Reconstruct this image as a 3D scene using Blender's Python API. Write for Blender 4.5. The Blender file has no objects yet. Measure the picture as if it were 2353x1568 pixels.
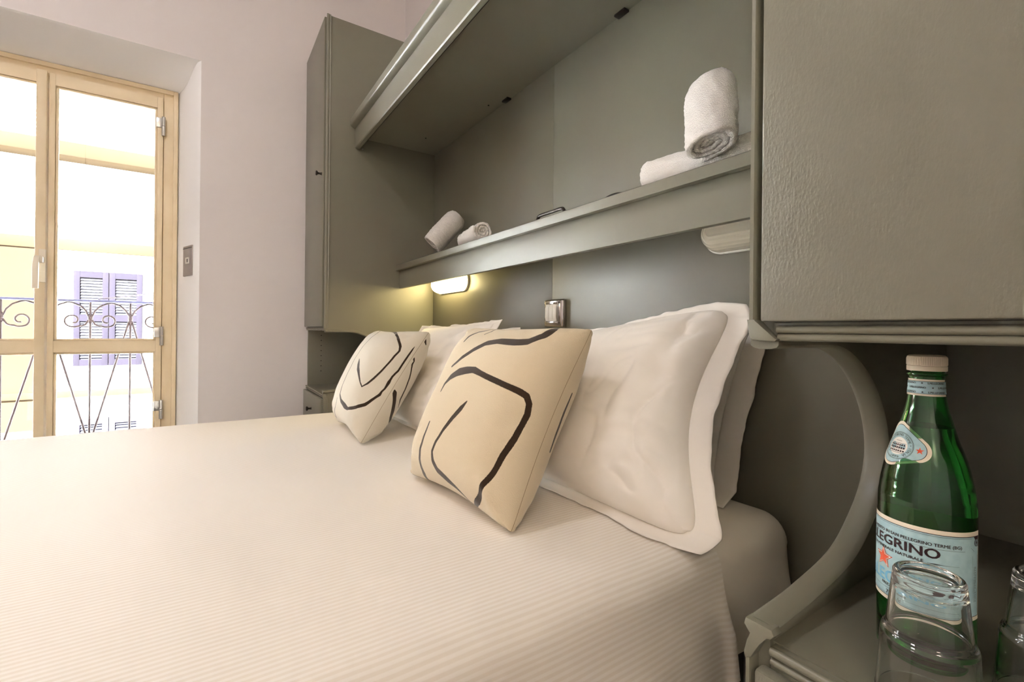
import bpy, bmesh, math, random
from mathutils import Vector, Matrix, noise
from math import sin, cos, pi, radians, sqrt
random.seed(7)
SC = bpy.context.scene
COL = SC.collection

# ------------------------------------------------------------------ camera
FPX = 1073.4; CYP = 760.9; YAW = radians(33.312); ROLL = radians(0.5754); EYE = 0.95
fw = Vector((sin(YAW), cos(YAW), 0)); rt = Vector((cos(YAW), -sin(YAW), 0)); upv = Vector((0, 0, 1))
r2 = rt*cos(ROLL) + upv*sin(ROLL); u2 = -rt*sin(ROLL) + upv*cos(ROLL)
cd = bpy.data.cameras.new('camera'); cam = bpy.data.objects.new('camera', cd); COL.objects.link(cam)
cd.sensor_width = 36; cd.lens = 36*FPX/2353; cd.shift_y = -(784-CYP)/2353; cd.clip_start = 0.02
m = Matrix((r2, u2, -fw)).transposed().to_4x4(); m.translation = Vector((0, 0, EYE)); cam.matrix_world = m
SC.camera = cam

# ------------------------------------------------------------------ world, sun, exposure
w = bpy.data.worlds.new('sky'); SC.world = w; w.use_nodes = True
nt = w.node_tree; bg = nt.nodes['Background']
sky = nt.nodes.new('ShaderNodeTexSky'); sky.sky_type = 'HOSEK_WILKIE'; sky.turbidity = 6; sky.ground_albedo = 0.5
sky.sun_direction = Vector((-0.45, -0.6, 0.75)).normalized()
mixn = nt.nodes.new('ShaderNodeMix'); mixn.data_type = 'RGBA'; mixn.inputs[0].default_value = 0.8
nt.links.new(sky.outputs[0], mixn.inputs[6]); mixn.inputs[7].default_value = (0.9, 0.94, 1.0, 1)
nt.links.new(mixn.outputs[2], bg.inputs[0]); bg.inputs[1].default_value = 6.0
sd = bpy.data.lights.new('sun', 'SUN'); sd.energy = 215; sd.angle = radians(3); sd.color = (0.86, 0.93, 1.0)
so = bpy.data.objects.new('sun', sd); COL.objects.link(so)
so.rotation_euler = Vector((-0.35, -0.75, 0.62)).to_track_quat('Z', 'Y').to_euler()
# sampling portal in the window opening (guides sky light, gives none itself)
pd = bpy.data.lights.new('window_portal', 'AREA'); pd.shape = 'RECTANGLE'; pd.size = 1.1; pd.size_y = 2.4
pd.cycles.is_portal = True
po = bpy.data.objects.new('window_portal', pd); COL.objects.link(po); po.location = (-0.68, 3.42, 1.13)
po.rotation_euler = (radians(-90), 0, 0)
SC.view_settings.view_transform = 'Standard'; SC.view_settings.look = 'None'
SC.view_settings.exposure = 0.25; SC.view_settings.gamma = 1.0; SC.view_settings.use_curve_mapping = False
SC.cycles.max_bounces = 14; SC.cycles.diffuse_bounces = 7; SC.cycles.transmission_bounces = 14
SC.cycles.glossy_bounces = 6; SC.cycles.transparent_max_bounces = 12
SC.cycles.use_denoising = True; SC.cycles.sample_clamp_indirect = 40
SC.cycles.caustics_refractive = True; SC.cycles.caustics_reflective = False

# ------------------------------------------------------------------ helpers
def lin(c):
    return tuple(((x/255)/12.92 if x/255 <= 0.04045 else ((x/255+0.055)/1.055)**2.4) for x in c) + (1,)
def mat(name, rgb, rough=0.5, metal=0, spec=0.5, trans=0, ior=1.45, sheen=0, coat=0, emit=None, es=0,
        bump=None, var=None, raw=False):
    M = bpy.data.materials.new(name); M.use_nodes = True
    n = M.node_tree; b = n.nodes['Principled BSDF']; L = n.links
    c = rgb if raw else lin(rgb)
    b.inputs['Base Color'].default_value = c; b.inputs['Roughness'].default_value = rough
    b.inputs['Metallic'].default_value = metal; b.inputs['Specular IOR Level'].default_value = spec
    b.inputs['Transmission Weight'].default_value = trans; b.inputs['IOR'].default_value = ior
    b.inputs['Sheen Weight'].default_value = sheen; b.inputs['Coat Weight'].default_value = coat
    if emit: b.inputs['Emission Color'].default_value = lin(emit); b.inputs['Emission Strength'].default_value = es
    tc = None
    if bump or var: tc = n.nodes.new('ShaderNodeTexCoord')
    if bump:                                   # (scale, strength, distance[, stretch])
        t = n.nodes.new('ShaderNodeTexNoise'); t.inputs['Scale'].default_value = bump[0]; t.inputs['Detail'].default_value = 3
        if len(bump) > 3:
            mp = n.nodes.new('ShaderNodeMapping'); mp.inputs['Scale'].default_value = bump[3]
            L.new(tc.outputs['Object'], mp.inputs[0]); L.new(mp.outputs[0], t.inputs[0])
        else: L.new(tc.outputs['Object'], t.inputs[0])
        bn = n.nodes.new('ShaderNodeBump'); bn.inputs['Strength'].default_value = bump[1]; bn.inputs['Distance'].default_value = bump[2]
        L.new(t.outputs[0], bn.inputs['Height']); L.new(bn.outputs[0], b.inputs['Normal'])
    if var:                                    # (scale, rgb2, lo, hi)
        t = n.nodes.new('ShaderNodeTexNoise'); t.inputs['Scale'].default_value = var[0]; t.inputs['Detail'].default_value = 4
        L.new(tc.outputs['Object'], t.inputs[0])
        mr = n.nodes.new('ShaderNodeMapRange'); mr.inputs[1].default_value = var[2]; mr.inputs[2].default_value = var[3]
        L.new(t.outputs[0], mr.inputs[0])
        mx = n.nodes.new('ShaderNodeMix'); mx.data_type = 'RGBA'; mx.inputs[6].default_value = c; mx.inputs[7].default_value = lin(var[1])
        L.new(mr.outputs[0], mx.inputs[0]); L.new(mx.outputs[2], b.inputs['Base Color'])
    return M

class MB:
    def __init__(s): s.bm = bmesh.new()
    def quadpts(s, P):
        return s.bm.faces.new([s.bm.verts.new(p) for p in P])
    def box(s, x0, x1, y0, y1, z0, z1, bev=0, seg=2, M=None):
        r = bmesh.ops.create_cube(s.bm, size=1)
        vs = r['verts']
        for v in vs:
            v.co = Vector(((x0+x1)/2 + v.co.x*(x1-x0), (y0+y1)/2 + v.co.y*(y1-y0), (z0+z1)/2 + v.co.z*(z1-z0)))
        if bev:
            es = list({e for v in vs for e in v.link_edges})
            rr = bmesh.ops.bevel(s.bm, geom=es, offset=bev, segments=seg, affect='EDGES', profile=0.5)
            vs = [v for v in rr['verts']] if M else vs
            if M:
                vv = set(vs)
                for f in rr['faces']: vv.update(f.verts)
                vs = vv
        if M:
            for v in vs: v.co = M @ v.co
        return s
    def prism(s, pts, axis, a, b, bev=0):
        """closed outline pts (2-D) extruded along axis 'x','y','z' from a to b"""
        def P(p, t):
            return {'x': (t, p[0], p[1]), 'y': (p[0], t, p[1]), 'z': (p[0], p[1], t)}[axis]
        A = [s.bm.verts.new(P(p, a)) for p in pts]; B = [s.bm.verts.new(P(p, b)) for p in pts]
        n = len(pts); fs = [s.bm.faces.new(A), s.bm.faces.new(B[::-1])]
        for i in range(n): fs.append(s.bm.faces.new((A[i], B[i], B[(i+1) % n], A[(i+1) % n])))
        if bev:
            es = set(fs[0].edges) | set(fs[1].edges)
            bmesh.ops.bevel(s.bm, geom=list(es), offset=bev, segments=2, affect='EDGES', profile=0.5)
        return s
    def lathe(s, prof, c=(0, 0, 0), seg=64, cap=True, M=None):
        """prof: (radius, z) list"""
        rings = []
        for r, z in prof:
            if r < 1e-6: rings.append([s.bm.verts.new((c[0], c[1], c[2]+z))])
            else: rings.append([s.bm.verts.new((c[0]+r*cos(2*pi*i/seg), c[1]+r*sin(2*pi*i/seg), c[2]+z)) for i in range(seg)])
        for a, b in zip(rings, rings[1:]):
            for i in range(seg):
                j = (i+1) % seg
                if len(a) == 1 and len(b) == 1: break
                if len(a) == 1: s.bm.faces.new((a[0], b[i], b[j]))
                elif len(b) == 1: s.bm.faces.new((a[i], b[0], a[j]))
                else: s.bm.faces.new((a[i], b[i], b[j], a[j]))
        if M:
            for rg in rings:
                for v in rg: v.co = M @ v.co
        return s
    def tube(s, pts, r, seg=10, closed=False, caps=True):
        pts = [Vector(p) for p in pts]; n = len(pts)
        rr = r if isinstance(r, (list, tuple)) else [r]*n
        T = [((pts[(i+1) % n] if (closed or i < n-1) else pts[i]) - (pts[i-1] if (closed or i > 0) else pts[i])).normalized() for i in range(n)]
        up = Vector((0, 0, 1)) if abs(T[0].z) < 0.9 else Vector((1, 0, 0))
        N = (up - T[0]*up.dot(T[0])).normalized(); rings = []
        for i in range(n):
            N = (N - T[i]*N.dot(T[i])).normalized(); B = T[i].cross(N)
            rings.append([s.bm.verts.new(pts[i] + (N*cos(2*pi*k/seg) + B*sin(2*pi*k/seg))*rr[i]) for k in range(seg)])
        m_ = n if closed else n-1
        for i in range(m_):
            a, b = rings[i], rings[(i+1) % n]
            for k in range(seg): s.bm.faces.new((a[k], a[(k+1) % seg], b[(k+1) % seg], b[k]))
        if caps and not closed: s.bm.faces.new(rings[0][::-1]); s.bm.faces.new(rings[-1])
        return s
    def sweep(s, path, sec, yc):
        """section sec [(w along y, n along path normal)] swept along XZ path at y = yc; normal is to the left of travel"""
        n = len(path); rings = []
        for i in range(n):
            a = Vector(path[max(i-1, 0)]); b = Vector(path[min(i+1, n-1)]); t = (b-a).normalized(); nn = Vector((-t.y, t.x))
            rings.append([s.bm.verts.new((path[i][0]+nn.x*h, yc+w_, path[i][1]+nn.y*h)) for w_, h in sec])
        k = len(sec)
        for a, b in zip(rings, rings[1:]):
            for i in range(k): s.bm.faces.new((a[i], a[(i+1) % k], b[(i+1) % k], b[i]))
        s.bm.faces.new(rings[0][::-1]); s.bm.faces.new(rings[-1])
        return s
    def grid(s, nu, nv, f, closeu=False):
        G = [[s.bm.verts.new(f(i/nu, j/nv)) for j in range(nv+1)] for i in range(nu+(0 if closeu else 1))]
        for i in range(nu):
            for j in range(nv):
                a = G[i]; b = G[(i+1) % len(G)] if closeu else G[i+1]
                s.bm.faces.new((a[j], b[j], b[j+1], a[j+1]))
        return G
    def build(s, name, m_, parent=None, smooth=True, angle=35, recalc=True, weld=False):
        if weld: bmesh.ops.remove_doubles(s.bm, verts=s.bm.verts, dist=1e-6)
        if recalc: bmesh.ops.recalc_face_normals(s.bm, faces=s.bm.faces)
        me = bpy.data.meshes.new(name)
        for f in s.bm.faces: f.smooth = smooth
        s.bm.to_mesh(me); s.bm.free()
        if smooth: me.set_sharp_from_angle(angle=radians(angle))
        o = bpy.data.objects.new(name, me); COL.objects.link(o)
        for mm in (m_ if isinstance(m_, (list, tuple)) else [m_]): me.materials.append(mm)
        if parent:
            o.parent = parent; o.matrix_parent_inverse = Matrix.Translation(parent.location).inverted()
        return o
def tag(o, label=None, cat=None, group=None, kind=None):
    if label: o['label'] = label
    if cat: o['category'] = cat
    if group: o['group'] = group
    if kind: o['kind'] = kind
    return o
def thing(name, loc, label, cat, group=None, kind=None):
    o = bpy.data.objects.new(name, None); COL.objects.link(o); o.location = loc; o.empty_display_size = 0.05
    return tag(o, label, cat, group, kind)
def child(o, parent):                          # sub-part under a part mesh (parts sit at the origin transform of their thing)
    o.parent = parent; return o
def catmull(P, n=8):
    P = [Vector(p) for p in P]; out = []
    Q = [P[0]*2-P[1]] + P + [P[-1]*2-P[-2]]
    for i in range(1, len(Q)-2):
        for k in range(n):
            t = k/n; a, b, c, d = Q[i-1], Q[i], Q[i+1], Q[i+2]
            out.append(0.5*((2*b) + (c-a)*t + (2*a-5*b+4*c-d)*t*t + (-a+3*b-3*c+d)*t**3))
    out.append(P[-1]); return out

# ------------------------------------------------------------------ materials
PAINT = (120, 118, 103)
paint = mat('grey green satin paint', PAINT, rough=0.42, spec=0.9, bump=(900, 0.10, 0.0006), var=(3, (118, 113, 99), 0.4, 0.65))
paintd = mat('grey green grained paint', (118, 115, 101), rough=0.34, spec=0.5, bump=(420, 0.35, 0.0012, (1, 1, 0.45)))
wallm = mat('warm off white plaster', (222, 216, 216), rough=0.9, spec=0.2, bump=(60, 0.08, 0.002))
revm = mat('white plaster reveal', (246, 246, 248), rough=0.9, spec=0.2)
ceilm = mat('white ceiling paint', (232, 228, 220), rough=0.95, spec=0.1)
cream = mat('cream painted wood', (230, 212, 180), rough=0.45, var=(6, (222, 203, 168), 0.4, 0.7))
creamh = mat('ivory plastic', (228, 218, 200), rough=0.35)
steel = mat('brushed steel', (190, 188, 184), rough=0.3, metal=1)
chrome = mat('chrome', (205, 200, 200), rough=0.12, metal=1)
darkm = mat('dark metal', (60, 54, 50), rough=0.35, metal=0.8)
iron = mat('wrought iron', (44, 30, 32), rough=0.6, metal=0.2)
black = mat('black hole', (14, 12, 11), rough=0.8)
whitep = mat('white plastic', (226, 222, 214), rough=0.35)
sheetm = mat('white cotton sheet', (232, 224, 212), rough=0.85, sheen=0.2, spec=0.2, bump=(14, 0.12, 0.01))
pillm = mat('white cotton pillowcase', (236, 230, 222), rough=0.85, sheen=0.25, spec=0.2, bump=(9, 0.25, 0.012))
terry = mat('white terry towelling', (238, 233, 228), rough=0.95, sheen=0.5, spec=0.1, bump=(420, 0.9, 0.004))
mattm = mat('mattress ticking', (222, 216, 206), rough=0.9)
based = mat('dark bed base', (44, 38, 34), rough=0.7)
floorm = mat('beige floor tile', (170, 160, 148), rough=0.4, var=(4, (156, 146, 134), 0.4, 0.7))

# ------------------------------------------------------------------ room shell
WY = 3.02; BX = 1.105; XL = -2.7; YB = -1.7; CZ = 3.45
def struct(name, mb, m_, parent=None, **k):
    o = mb.build(name, m_, parent, **k)
    if not parent: o['kind'] = 'structure'
    return o
struct('floor', MB().box(XL-.1, BX+.1, YB-.1, WY+.5, -0.12, 0), floorm)
struct('ceiling', MB().box(XL-.1, BX+.1, YB-.1, WY+.5, CZ, CZ+.12), ceilm)
struct('wall_right', MB().box(BX, BX+.12, YB-.1, WY+.5, 0, CZ), wallm)
struct('wall_left', MB().box(XL-.12, XL, YB-.1, WY+.5, 0, CZ), wallm)
struct('wall_back', MB().box(XL, BX, YB-.12, YB, 0, CZ), wallm)
# window wall with a splayed opening: inner edges (room face) and outer edges (at the frame)
XI0, XI1, ZI = -1.34, -0.028, 2.385
XO0, XO1, ZO = -1.225, -0.135, 2.285
WO = 3.36
mb = MB()
mb.box(XL, XI0, WY, WY+.42, 0, CZ)
mb.box(XI1, BX, WY, WY+.42, 0, CZ)
mb.box(XI0, XI1, WY, WY+.42, ZI, CZ)
struct('wall_front', mb, wallm, smooth=False)
# splayed plaster lining
def rr(pts): return pts
mb = MB()
mb.prism([(XI1, WY-.001), (XI1+.001, WY+.42), (XO1, WY+.42), (XO1, WO-.08), (XO1+.012, WO-.11), (XI1-.018, WY+.012)], 'z', 0, ZI)
mb.prism([(XI0, WY-.001), (XI0-.001, WY+.42), (XO0, WY+.42), (XO0, WO-.08), (XO0-.012, WO-.11), (XI0+.018, WY+.012)], 'z', 0, ZI)
mb.prism([(WY-.001, ZI), (WY+.42, ZI+.001), (WY+.42, ZO), (WO-.08, ZO), (WO-.14, ZO+.006), (WO-.2, ZO+.022), (WY+.05, ZI-.022), (WY+.014, ZI-.012)], 'x', XI0, XI1)
struct('trim_1', mb, revm, angle=60)

# ------------------------------------------------------------------ French window (plane about y = 3.30)
W = bpy.data.objects.new('window_1', None); COL.objects.link(W); W.location = (-0.68, 3.3, 0); W['kind'] = 'structure'
yf = 3.275
mb = MB()
for sx in (1, -1):
    X = lambda x: (x if sx > 0 else 2*-0.683 - x)
    a, b = sorted((X(-0.137), X(-0.204))); mb.box(a, b, yf, yf+.07, 0, 2.285, 0.004)
    a, b = sorted((X(-0.204), X(-0.222))); mb.box(a, b, yf+.041, yf+.068, 0, 2.22)
    a, b = sorted((X(-0.137), X(-0.158))); mb.box(a, b, yf-.014, yf+.01, 0, 2.285, 0.004)
mb.box(-1.162, -0.204, yf+.001, yf+.07, 2.222, 2.284, 0)
mb.box(-1.208, -0.158, yf-.013, yf+.01, 2.262, 2.284, 0)
mb.build('window_frame', cream, W)
glass = bpy.data.materials.new('window glass'); glass.use_nodes = True
gn = glass.node_tree; gb = gn.nodes['Principled BSDF']; gn.nodes.remove(gb)
tr = gn.nodes.new('ShaderNodeBsdfTransparent'); gl = gn.nodes.new('ShaderNodeBsdfGlossy'); gl.inputs[1].default_value = 0.02
fr = gn.nodes.new('ShaderNodeFresnel'); ms = gn.nodes.new('ShaderNodeMixShader')
gn.links.new(fr.outputs[0], ms.inputs[0]); gn.links.new(tr.outputs[0], ms.inputs[1]); gn.links.new(gl.outputs[0], ms.inputs[2])
gn.links.new(ms.outputs[0], gn.nodes['Material Output'].inputs[0])
def sash(x0, x1, lst, rst):
    """one leaf from x0 to x1 with stile widths lst, rst"""
    mb = MB(); zb, zt = 0.03, 2.235
    mb.box(x0, x0+lst, yf-.012, yf+.04, zb, zt, 0.003); mb.box(x1-rst, x1, yf-.012, yf+.04, zb, zt, 0.003)
    for z0, z1 in ((zt-.06, zt), (0.817, 0.876), (zb, zb+.09)): mb.box(x0+lst, x1-rst, yf-.011, yf+.039, z0, z1, 0)
    s_ = mb.build('window_sash', cream, W)
    mb = MB()                                              # glazing beads, bevelled towards the pane
    for z0, z1 in ((0.876, zt-.06), (zb+.09, 0.817)):
        a, b = x0+lst, x1-rst; t = 0.011
        for A, B in (((a, z0), (a+t, z1)), ((b-t, z0), (b, z1)), ((a, z0), (b, z0+t)), ((a, z1-t), (b, z1))):
            mb.box(A[0], B[0], yf-.004, yf+.012, A[1], B[1], 0.003)
    child(mb.build('glazing_bead', cream), s_)
    for z0, z1 in ((0.876, zt-.06), (zb+.09, 0.817)):
        child(MB().box(x0+lst, x1-rst, yf+.014, yf+.018, z0, z1).build('window_pane', glass), s_)
    for o in s_.children:
        o.matrix_parent_inverse = s_.matrix_parent_inverse.inverted() if False else Matrix.Identity(4)
    return s_
sR = sash(-0.668, -0.205, 0.024, 0.026)
sL = sash(-1.162, -0.672, 0.026, 0.032)
mb = MB(); mb.box(-0.712, -0.672, yf-.03, yf-.010, 0.03, 2.235, 0.005); mb.build('meeting_stile', cream, W)
mb = MB(); mb.box(-0.694, -0.668, yf-.046, yf-.029, 1.17, 1.335, 0.003)
mb.box(-0.694, -0.672, yf-.075, yf-.044, 1.265, 1.295, 0.003)
mb.prism([(yf-.06, 1.30), (yf-.078, 1.29), (yf-.098, 1.25), (yf-.098, 1.135), (yf-.086, 1.135), (yf-.084, 1.235), (yf-.07, 1.27), (yf-.06, 1.28)], 'x', -0.705, -0.683, 0.002)
mb.build('window_handle', creamh, W)
for z in (2.07, 0.90, 0.49):
    mb = MB(); mb.box(-0.236, -0.205, yf-.018, yf-.010, z-.005, z+.05, 0.002)
    mb.tube([(-0.203, yf-.020, z-.05), (-0.203, yf-.020, z+.002)], 0.0085); mb.tube([(-0.203, yf-.020, z+.004), (-0.203, yf-.020, z+.055)], 0.0085)
    mb.build('hinge', steel, W)
# small grey lid with a lock in the reveal
t = thing('lock_box', (-0.07, 3.1, 1.31), 'small grey square lid with a white lock set in the window reveal', 'lock box')
d = Vector((XO1+.012-(XI1-.018), WO-.11-(WY+.012), 0)).normalized(); nrm = Vector((-d.y, d.x, 0))
def rev(s_, h, z): return Vector((XI1-.018, WY+.012, 0)) + d*s_ + nrm*h + Vector((0, 0, z))
Mr = Matrix((Vector((d.x, d.y, 0)), nrm, Vector((0, 0, 1)))).transposed().to_4x4(); Mr.translation = Vector((XI1-.018, WY+.012, 0))
greyl = mat('grey metal lid', (158, 148, 146), rough=0.4, metal=0.2)
MB().box(0.035, 0.165, -.002, 0.005, 1.235, 1.40, 0.002, M=Mr).build('lid', greyl, t)
lk = MB().box(0.07, 0.115, 0.005, 0.012, 1.30, 1.335, 0.003, M=Mr).build('lock', whitep, t)
child(MB().box(0.076, 0.086, 0.0115, 0.013, 1.308, 1.326, M=Mr).build('keyhole', black), lk)
MB().box(0.038, 0.162, 0.005, 0.0065, 1.385, 1.389, M=Mr).build('seam', darkm, t)

# ------------------------------------------------------------------ balcony
mb = MB(); mb.box(-2.2, 0.8, 3.46, 3.95, -0.12, -0.01); 
tag(mb.build('balcony_slab', mat('balcony stone', (226, 222, 216), rough=0.8)), kind='structure')
RY = 3.75; RZ = 1.098
t = thing('balcony_railing', (-0.68, RY, 0), 'wrought iron balcony railing with scrolls outside the window', 'railing')
mb = MB(); mb.box(-2.1, 0.7, RY-.02, RY+.02, RZ, RZ+.014, 0.004)
mb.build('top_rail', mat('blue grey rail paint', (60, 64, 96), rough=0.45), t)
MB().box(-2.1, 0.7, RY-.01, RY+.01, 0.06, 0.075).build('bottom_rail', iron, t)
def spiral(cx, cz, r0, r1, a0, a1, n=44):
    return [(cx+(r0+(r1-r0)*k/n)*cos(a0+(a1-a0)*k/n), RY, cz+(r0+(r1-r0)*k/n)*sin(a0+(a1-a0)*k/n)) for k in range(n+1)]
P_ = 0.3765
for i in range(-3, 4):
    xa = -0.578 + P_*i
    xb = xa + P_/2
    for q, x in ((0, xa), (1, xb)):
        if not -2.05 < x < 0.65: continue
        MB().tube([(x, RY, 0.07), (x, RY, RZ)], 0.006, 8).build('baluster', iron, t)
        mb = MB(); zc = 1.0
        mb.lathe([(0, -.03), (.006, -.03), (.011, -.018), (.009, -.01), (.013, 0), (.009, .01), (.011, .018), (.006, .03), (0, .03)], (x, RY, zc), 12)
        mb.build('collar', iron, t)
    for sx in (-1, 1):                                     # C scrolls each side of the A baluster
        pts = []
        x0 = xa + sx*0.006
        # arc from collar up to the rail
        up = [Vector((xa+sx*(.006+.085*sin(u*pi/2)), RY, 1.01+.083*(1-cos(u*pi/2))*1.0)) for u in [k/12 for k in range(13)]]
        MB().tube([(xa+sx*.008, RY, 1.01), (xa+sx*.02, RY, 1.045), (xa+sx*.045, RY, 1.075), (xa+sx*.08, RY, 1.092), (xa+sx*.1, RY, 1.097)], 0.005, 8).build('scroll', iron, t)
        cx, cz = xa+sx*0.078, 0.985
        n = 72; pts = []
        RR = [.074, .040, .036, .037, .036, .034, .030, .024, .018, .013, .010]
        for k in range(n+1):
            u = k/n*(len(RR)-1); q = min(int(u), len(RR)-2); r = RR[q]+(RR[q+1]-RR[q])*(u-q)
            a = pi+.05+k/n*(2*pi*1.3)
            pts.append((cx+sx*cos(a)*r, RY, cz+sin(a)*r))
        pts = [(xa+sx*.007, RY, .992)] + pts[3:]
        rad = [0.005]*(len(pts)-4) + [0.005, 0.0065, 0.0065, 0.004]
        MB().tube(pts, rad, 8).build('scroll', iron, t)
    for sx in (-1, 1):                                     # diagonals from B collar down
        MB().tube([(xb+sx*.007, RY, .985), (xb+sx*(P_/2-.016), RY, 0.30), (xb+sx*(P_/2-.006), RY, .25)], 0.0058, 8).build('diagonal_bar', iron, t)
        MB().tube([(xb+sx*.004, RY, 1.01), (xb+sx*.022, RY, 1.05), (xb+sx*.05, RY, 1.08), (xb+sx*.09, RY, 1.097)], 0.005, 8).build('scroll', iron, t)
o = MB().tube([(-.543, RY, 1.117), (-.53, RY, 1.121), (-.42, RY+.01, 1.138), (-.25, RY+.03, 1.176), (0.05, RY+.05, 1.245)], 0.004, 8).build('metal_rod', mat('grey rod', (92, 88, 100), rough=0.4))
tag(o, 'thin grey metal rod sticking up from the balcony railing', 'rod')

struct('floor_street', MB().box(-45, 20, 4.2, 14, -5.2, -5), mat('pale street paving', (205, 200, 192), rough=.9))
# ------------------------------------------------------------------ street front opposite (plane y = 12)
FY = 12.0; K = (FY)/8.5
def fx(x): return x*K
def fz(z): return EYE+(z-EYE)*K
stucco = mat('darkened ochre stucco', (47, 39, 28), spec=0, rough=0.9, var=(0.5, (44, 36, 26), 0.4, 0.7))  # base colour set very dark to offset the overbright sunlight
stuccow = mat('white stucco', (238, 236, 230), spec=0, rough=0.9)
lilac = mat('darkened mauve shutter paint', (30, 27, 32), spec=0, rough=0.6)  # shutter colour darkened so the strong sun does not wash it out
lilacp = mat('darkened slat paint', (40, 39, 44), spec=0, rough=0.6)  # slats darkened the same way against the strong sun
roofm = mat('weathered roof tile', (196, 158, 140), spec=0, rough=0.9, var=(9, (228, 214, 204), 0.42, 0.6))
F_ = thing('facade', (fx(-1.5), FY, -4), 'pale sunlit street front seen through the window', 'building')
mb = MB(); mb.box(-45, 14, FY, FY+.4, -5, fz(3.33)); mb.build('facade_wall', stuccow, F_)
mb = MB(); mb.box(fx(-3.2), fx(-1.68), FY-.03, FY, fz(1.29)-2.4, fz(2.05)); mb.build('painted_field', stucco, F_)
mb = MB()
for z0, z1, dpt in ((2.34, 2.52, .25), (2.30, 2.34, .32), (2.52, 2.6, .18)): mb.box(-45, 14, FY-dpt, FY, fz(z0), fz(z1), 0.02)
mb.build('cornice', stuccow, F_)
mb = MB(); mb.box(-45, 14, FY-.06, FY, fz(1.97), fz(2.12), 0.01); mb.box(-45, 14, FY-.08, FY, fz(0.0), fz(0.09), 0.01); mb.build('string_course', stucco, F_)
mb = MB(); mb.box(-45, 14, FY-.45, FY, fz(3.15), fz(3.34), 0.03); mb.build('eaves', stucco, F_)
def shutters(x0, x1, z0, z1, m_top):
    zs = [z0, (z0+z1)/2-.1*K, z1]
    wn = MB(); wn.box(fx(x0)-.18, fx(x1)+.18, FY-.05, FY, fz(z0)-.1, fz(z1)+.18, .01); wf = wn.build('window_surround', stuccow, F_)
    for k in range(2):
        a = fx(x0)+(fx(x1)-fx(x0))*k/2; b = a+(fx(x1)-fx(x0))/2-.01
        f = MB(); t_ = .09
        f.box(a, a+t_, FY-.12, FY-.05, fz(z0), fz(z1), .005); f.box(b-t_, b, FY-.12, FY-.05, fz(z0), fz(z1), .005)
        for zz in (fz(z0), (fz(z0)+fz(z1))/2-.05, fz(z1)-.12): f.box(a+t_, b-t_, FY-.118, FY-.052, zz, zz+.12, 0)
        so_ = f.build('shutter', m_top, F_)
        n = int((fz(z1)-fz(z0))/.055); mbb = MB()
        for q in range(n):
            z = fz(z0)+.1+q*.055
            if z > fz(z1)-.14: break
            mbb.quadpts([(a+t_, FY-.105, z), (b-t_, FY-.105, z), (b-t_, FY-.07, z+.045), (a+t_, FY-.07, z+.045)])
            mbb.quadpts([(a+t_, FY-.105, z), (b-t_, FY-.105, z), (b-t_, FY-.10, z-.006), (a+t_, FY-.10, z-.006)])
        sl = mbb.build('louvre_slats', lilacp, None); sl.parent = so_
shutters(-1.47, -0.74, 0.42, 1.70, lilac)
shutters(-1.46, -0.73, -1.45, -0.29, mat('darkened lower shutter paint', (54, 50, 56), spec=0))  # lower shutters also darkened to offset the sunlight
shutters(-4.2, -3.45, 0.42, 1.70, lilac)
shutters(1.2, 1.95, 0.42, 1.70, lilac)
mb = MB(); mb.prism([(fx(-2.9), fz(3.33)), (fx(-0.93), fz(3.33)), (fx(-1.2), fz(4.14)), (fx(-1.45), fz(4.3)), (fx(-2.6), fz(4.4))], 'y', FY+.5, FY+2.5)
for q in range(14):
    x = fx(-1.35)+q*.0
    z = fz(3.4)+q*.085
    mb.box(fx(-2.6), fx(-1.0)-q*.03, FY+.44, FY+.52, z, z+.03)
mb.build('tiled_roof', roofm, F_)

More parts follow.
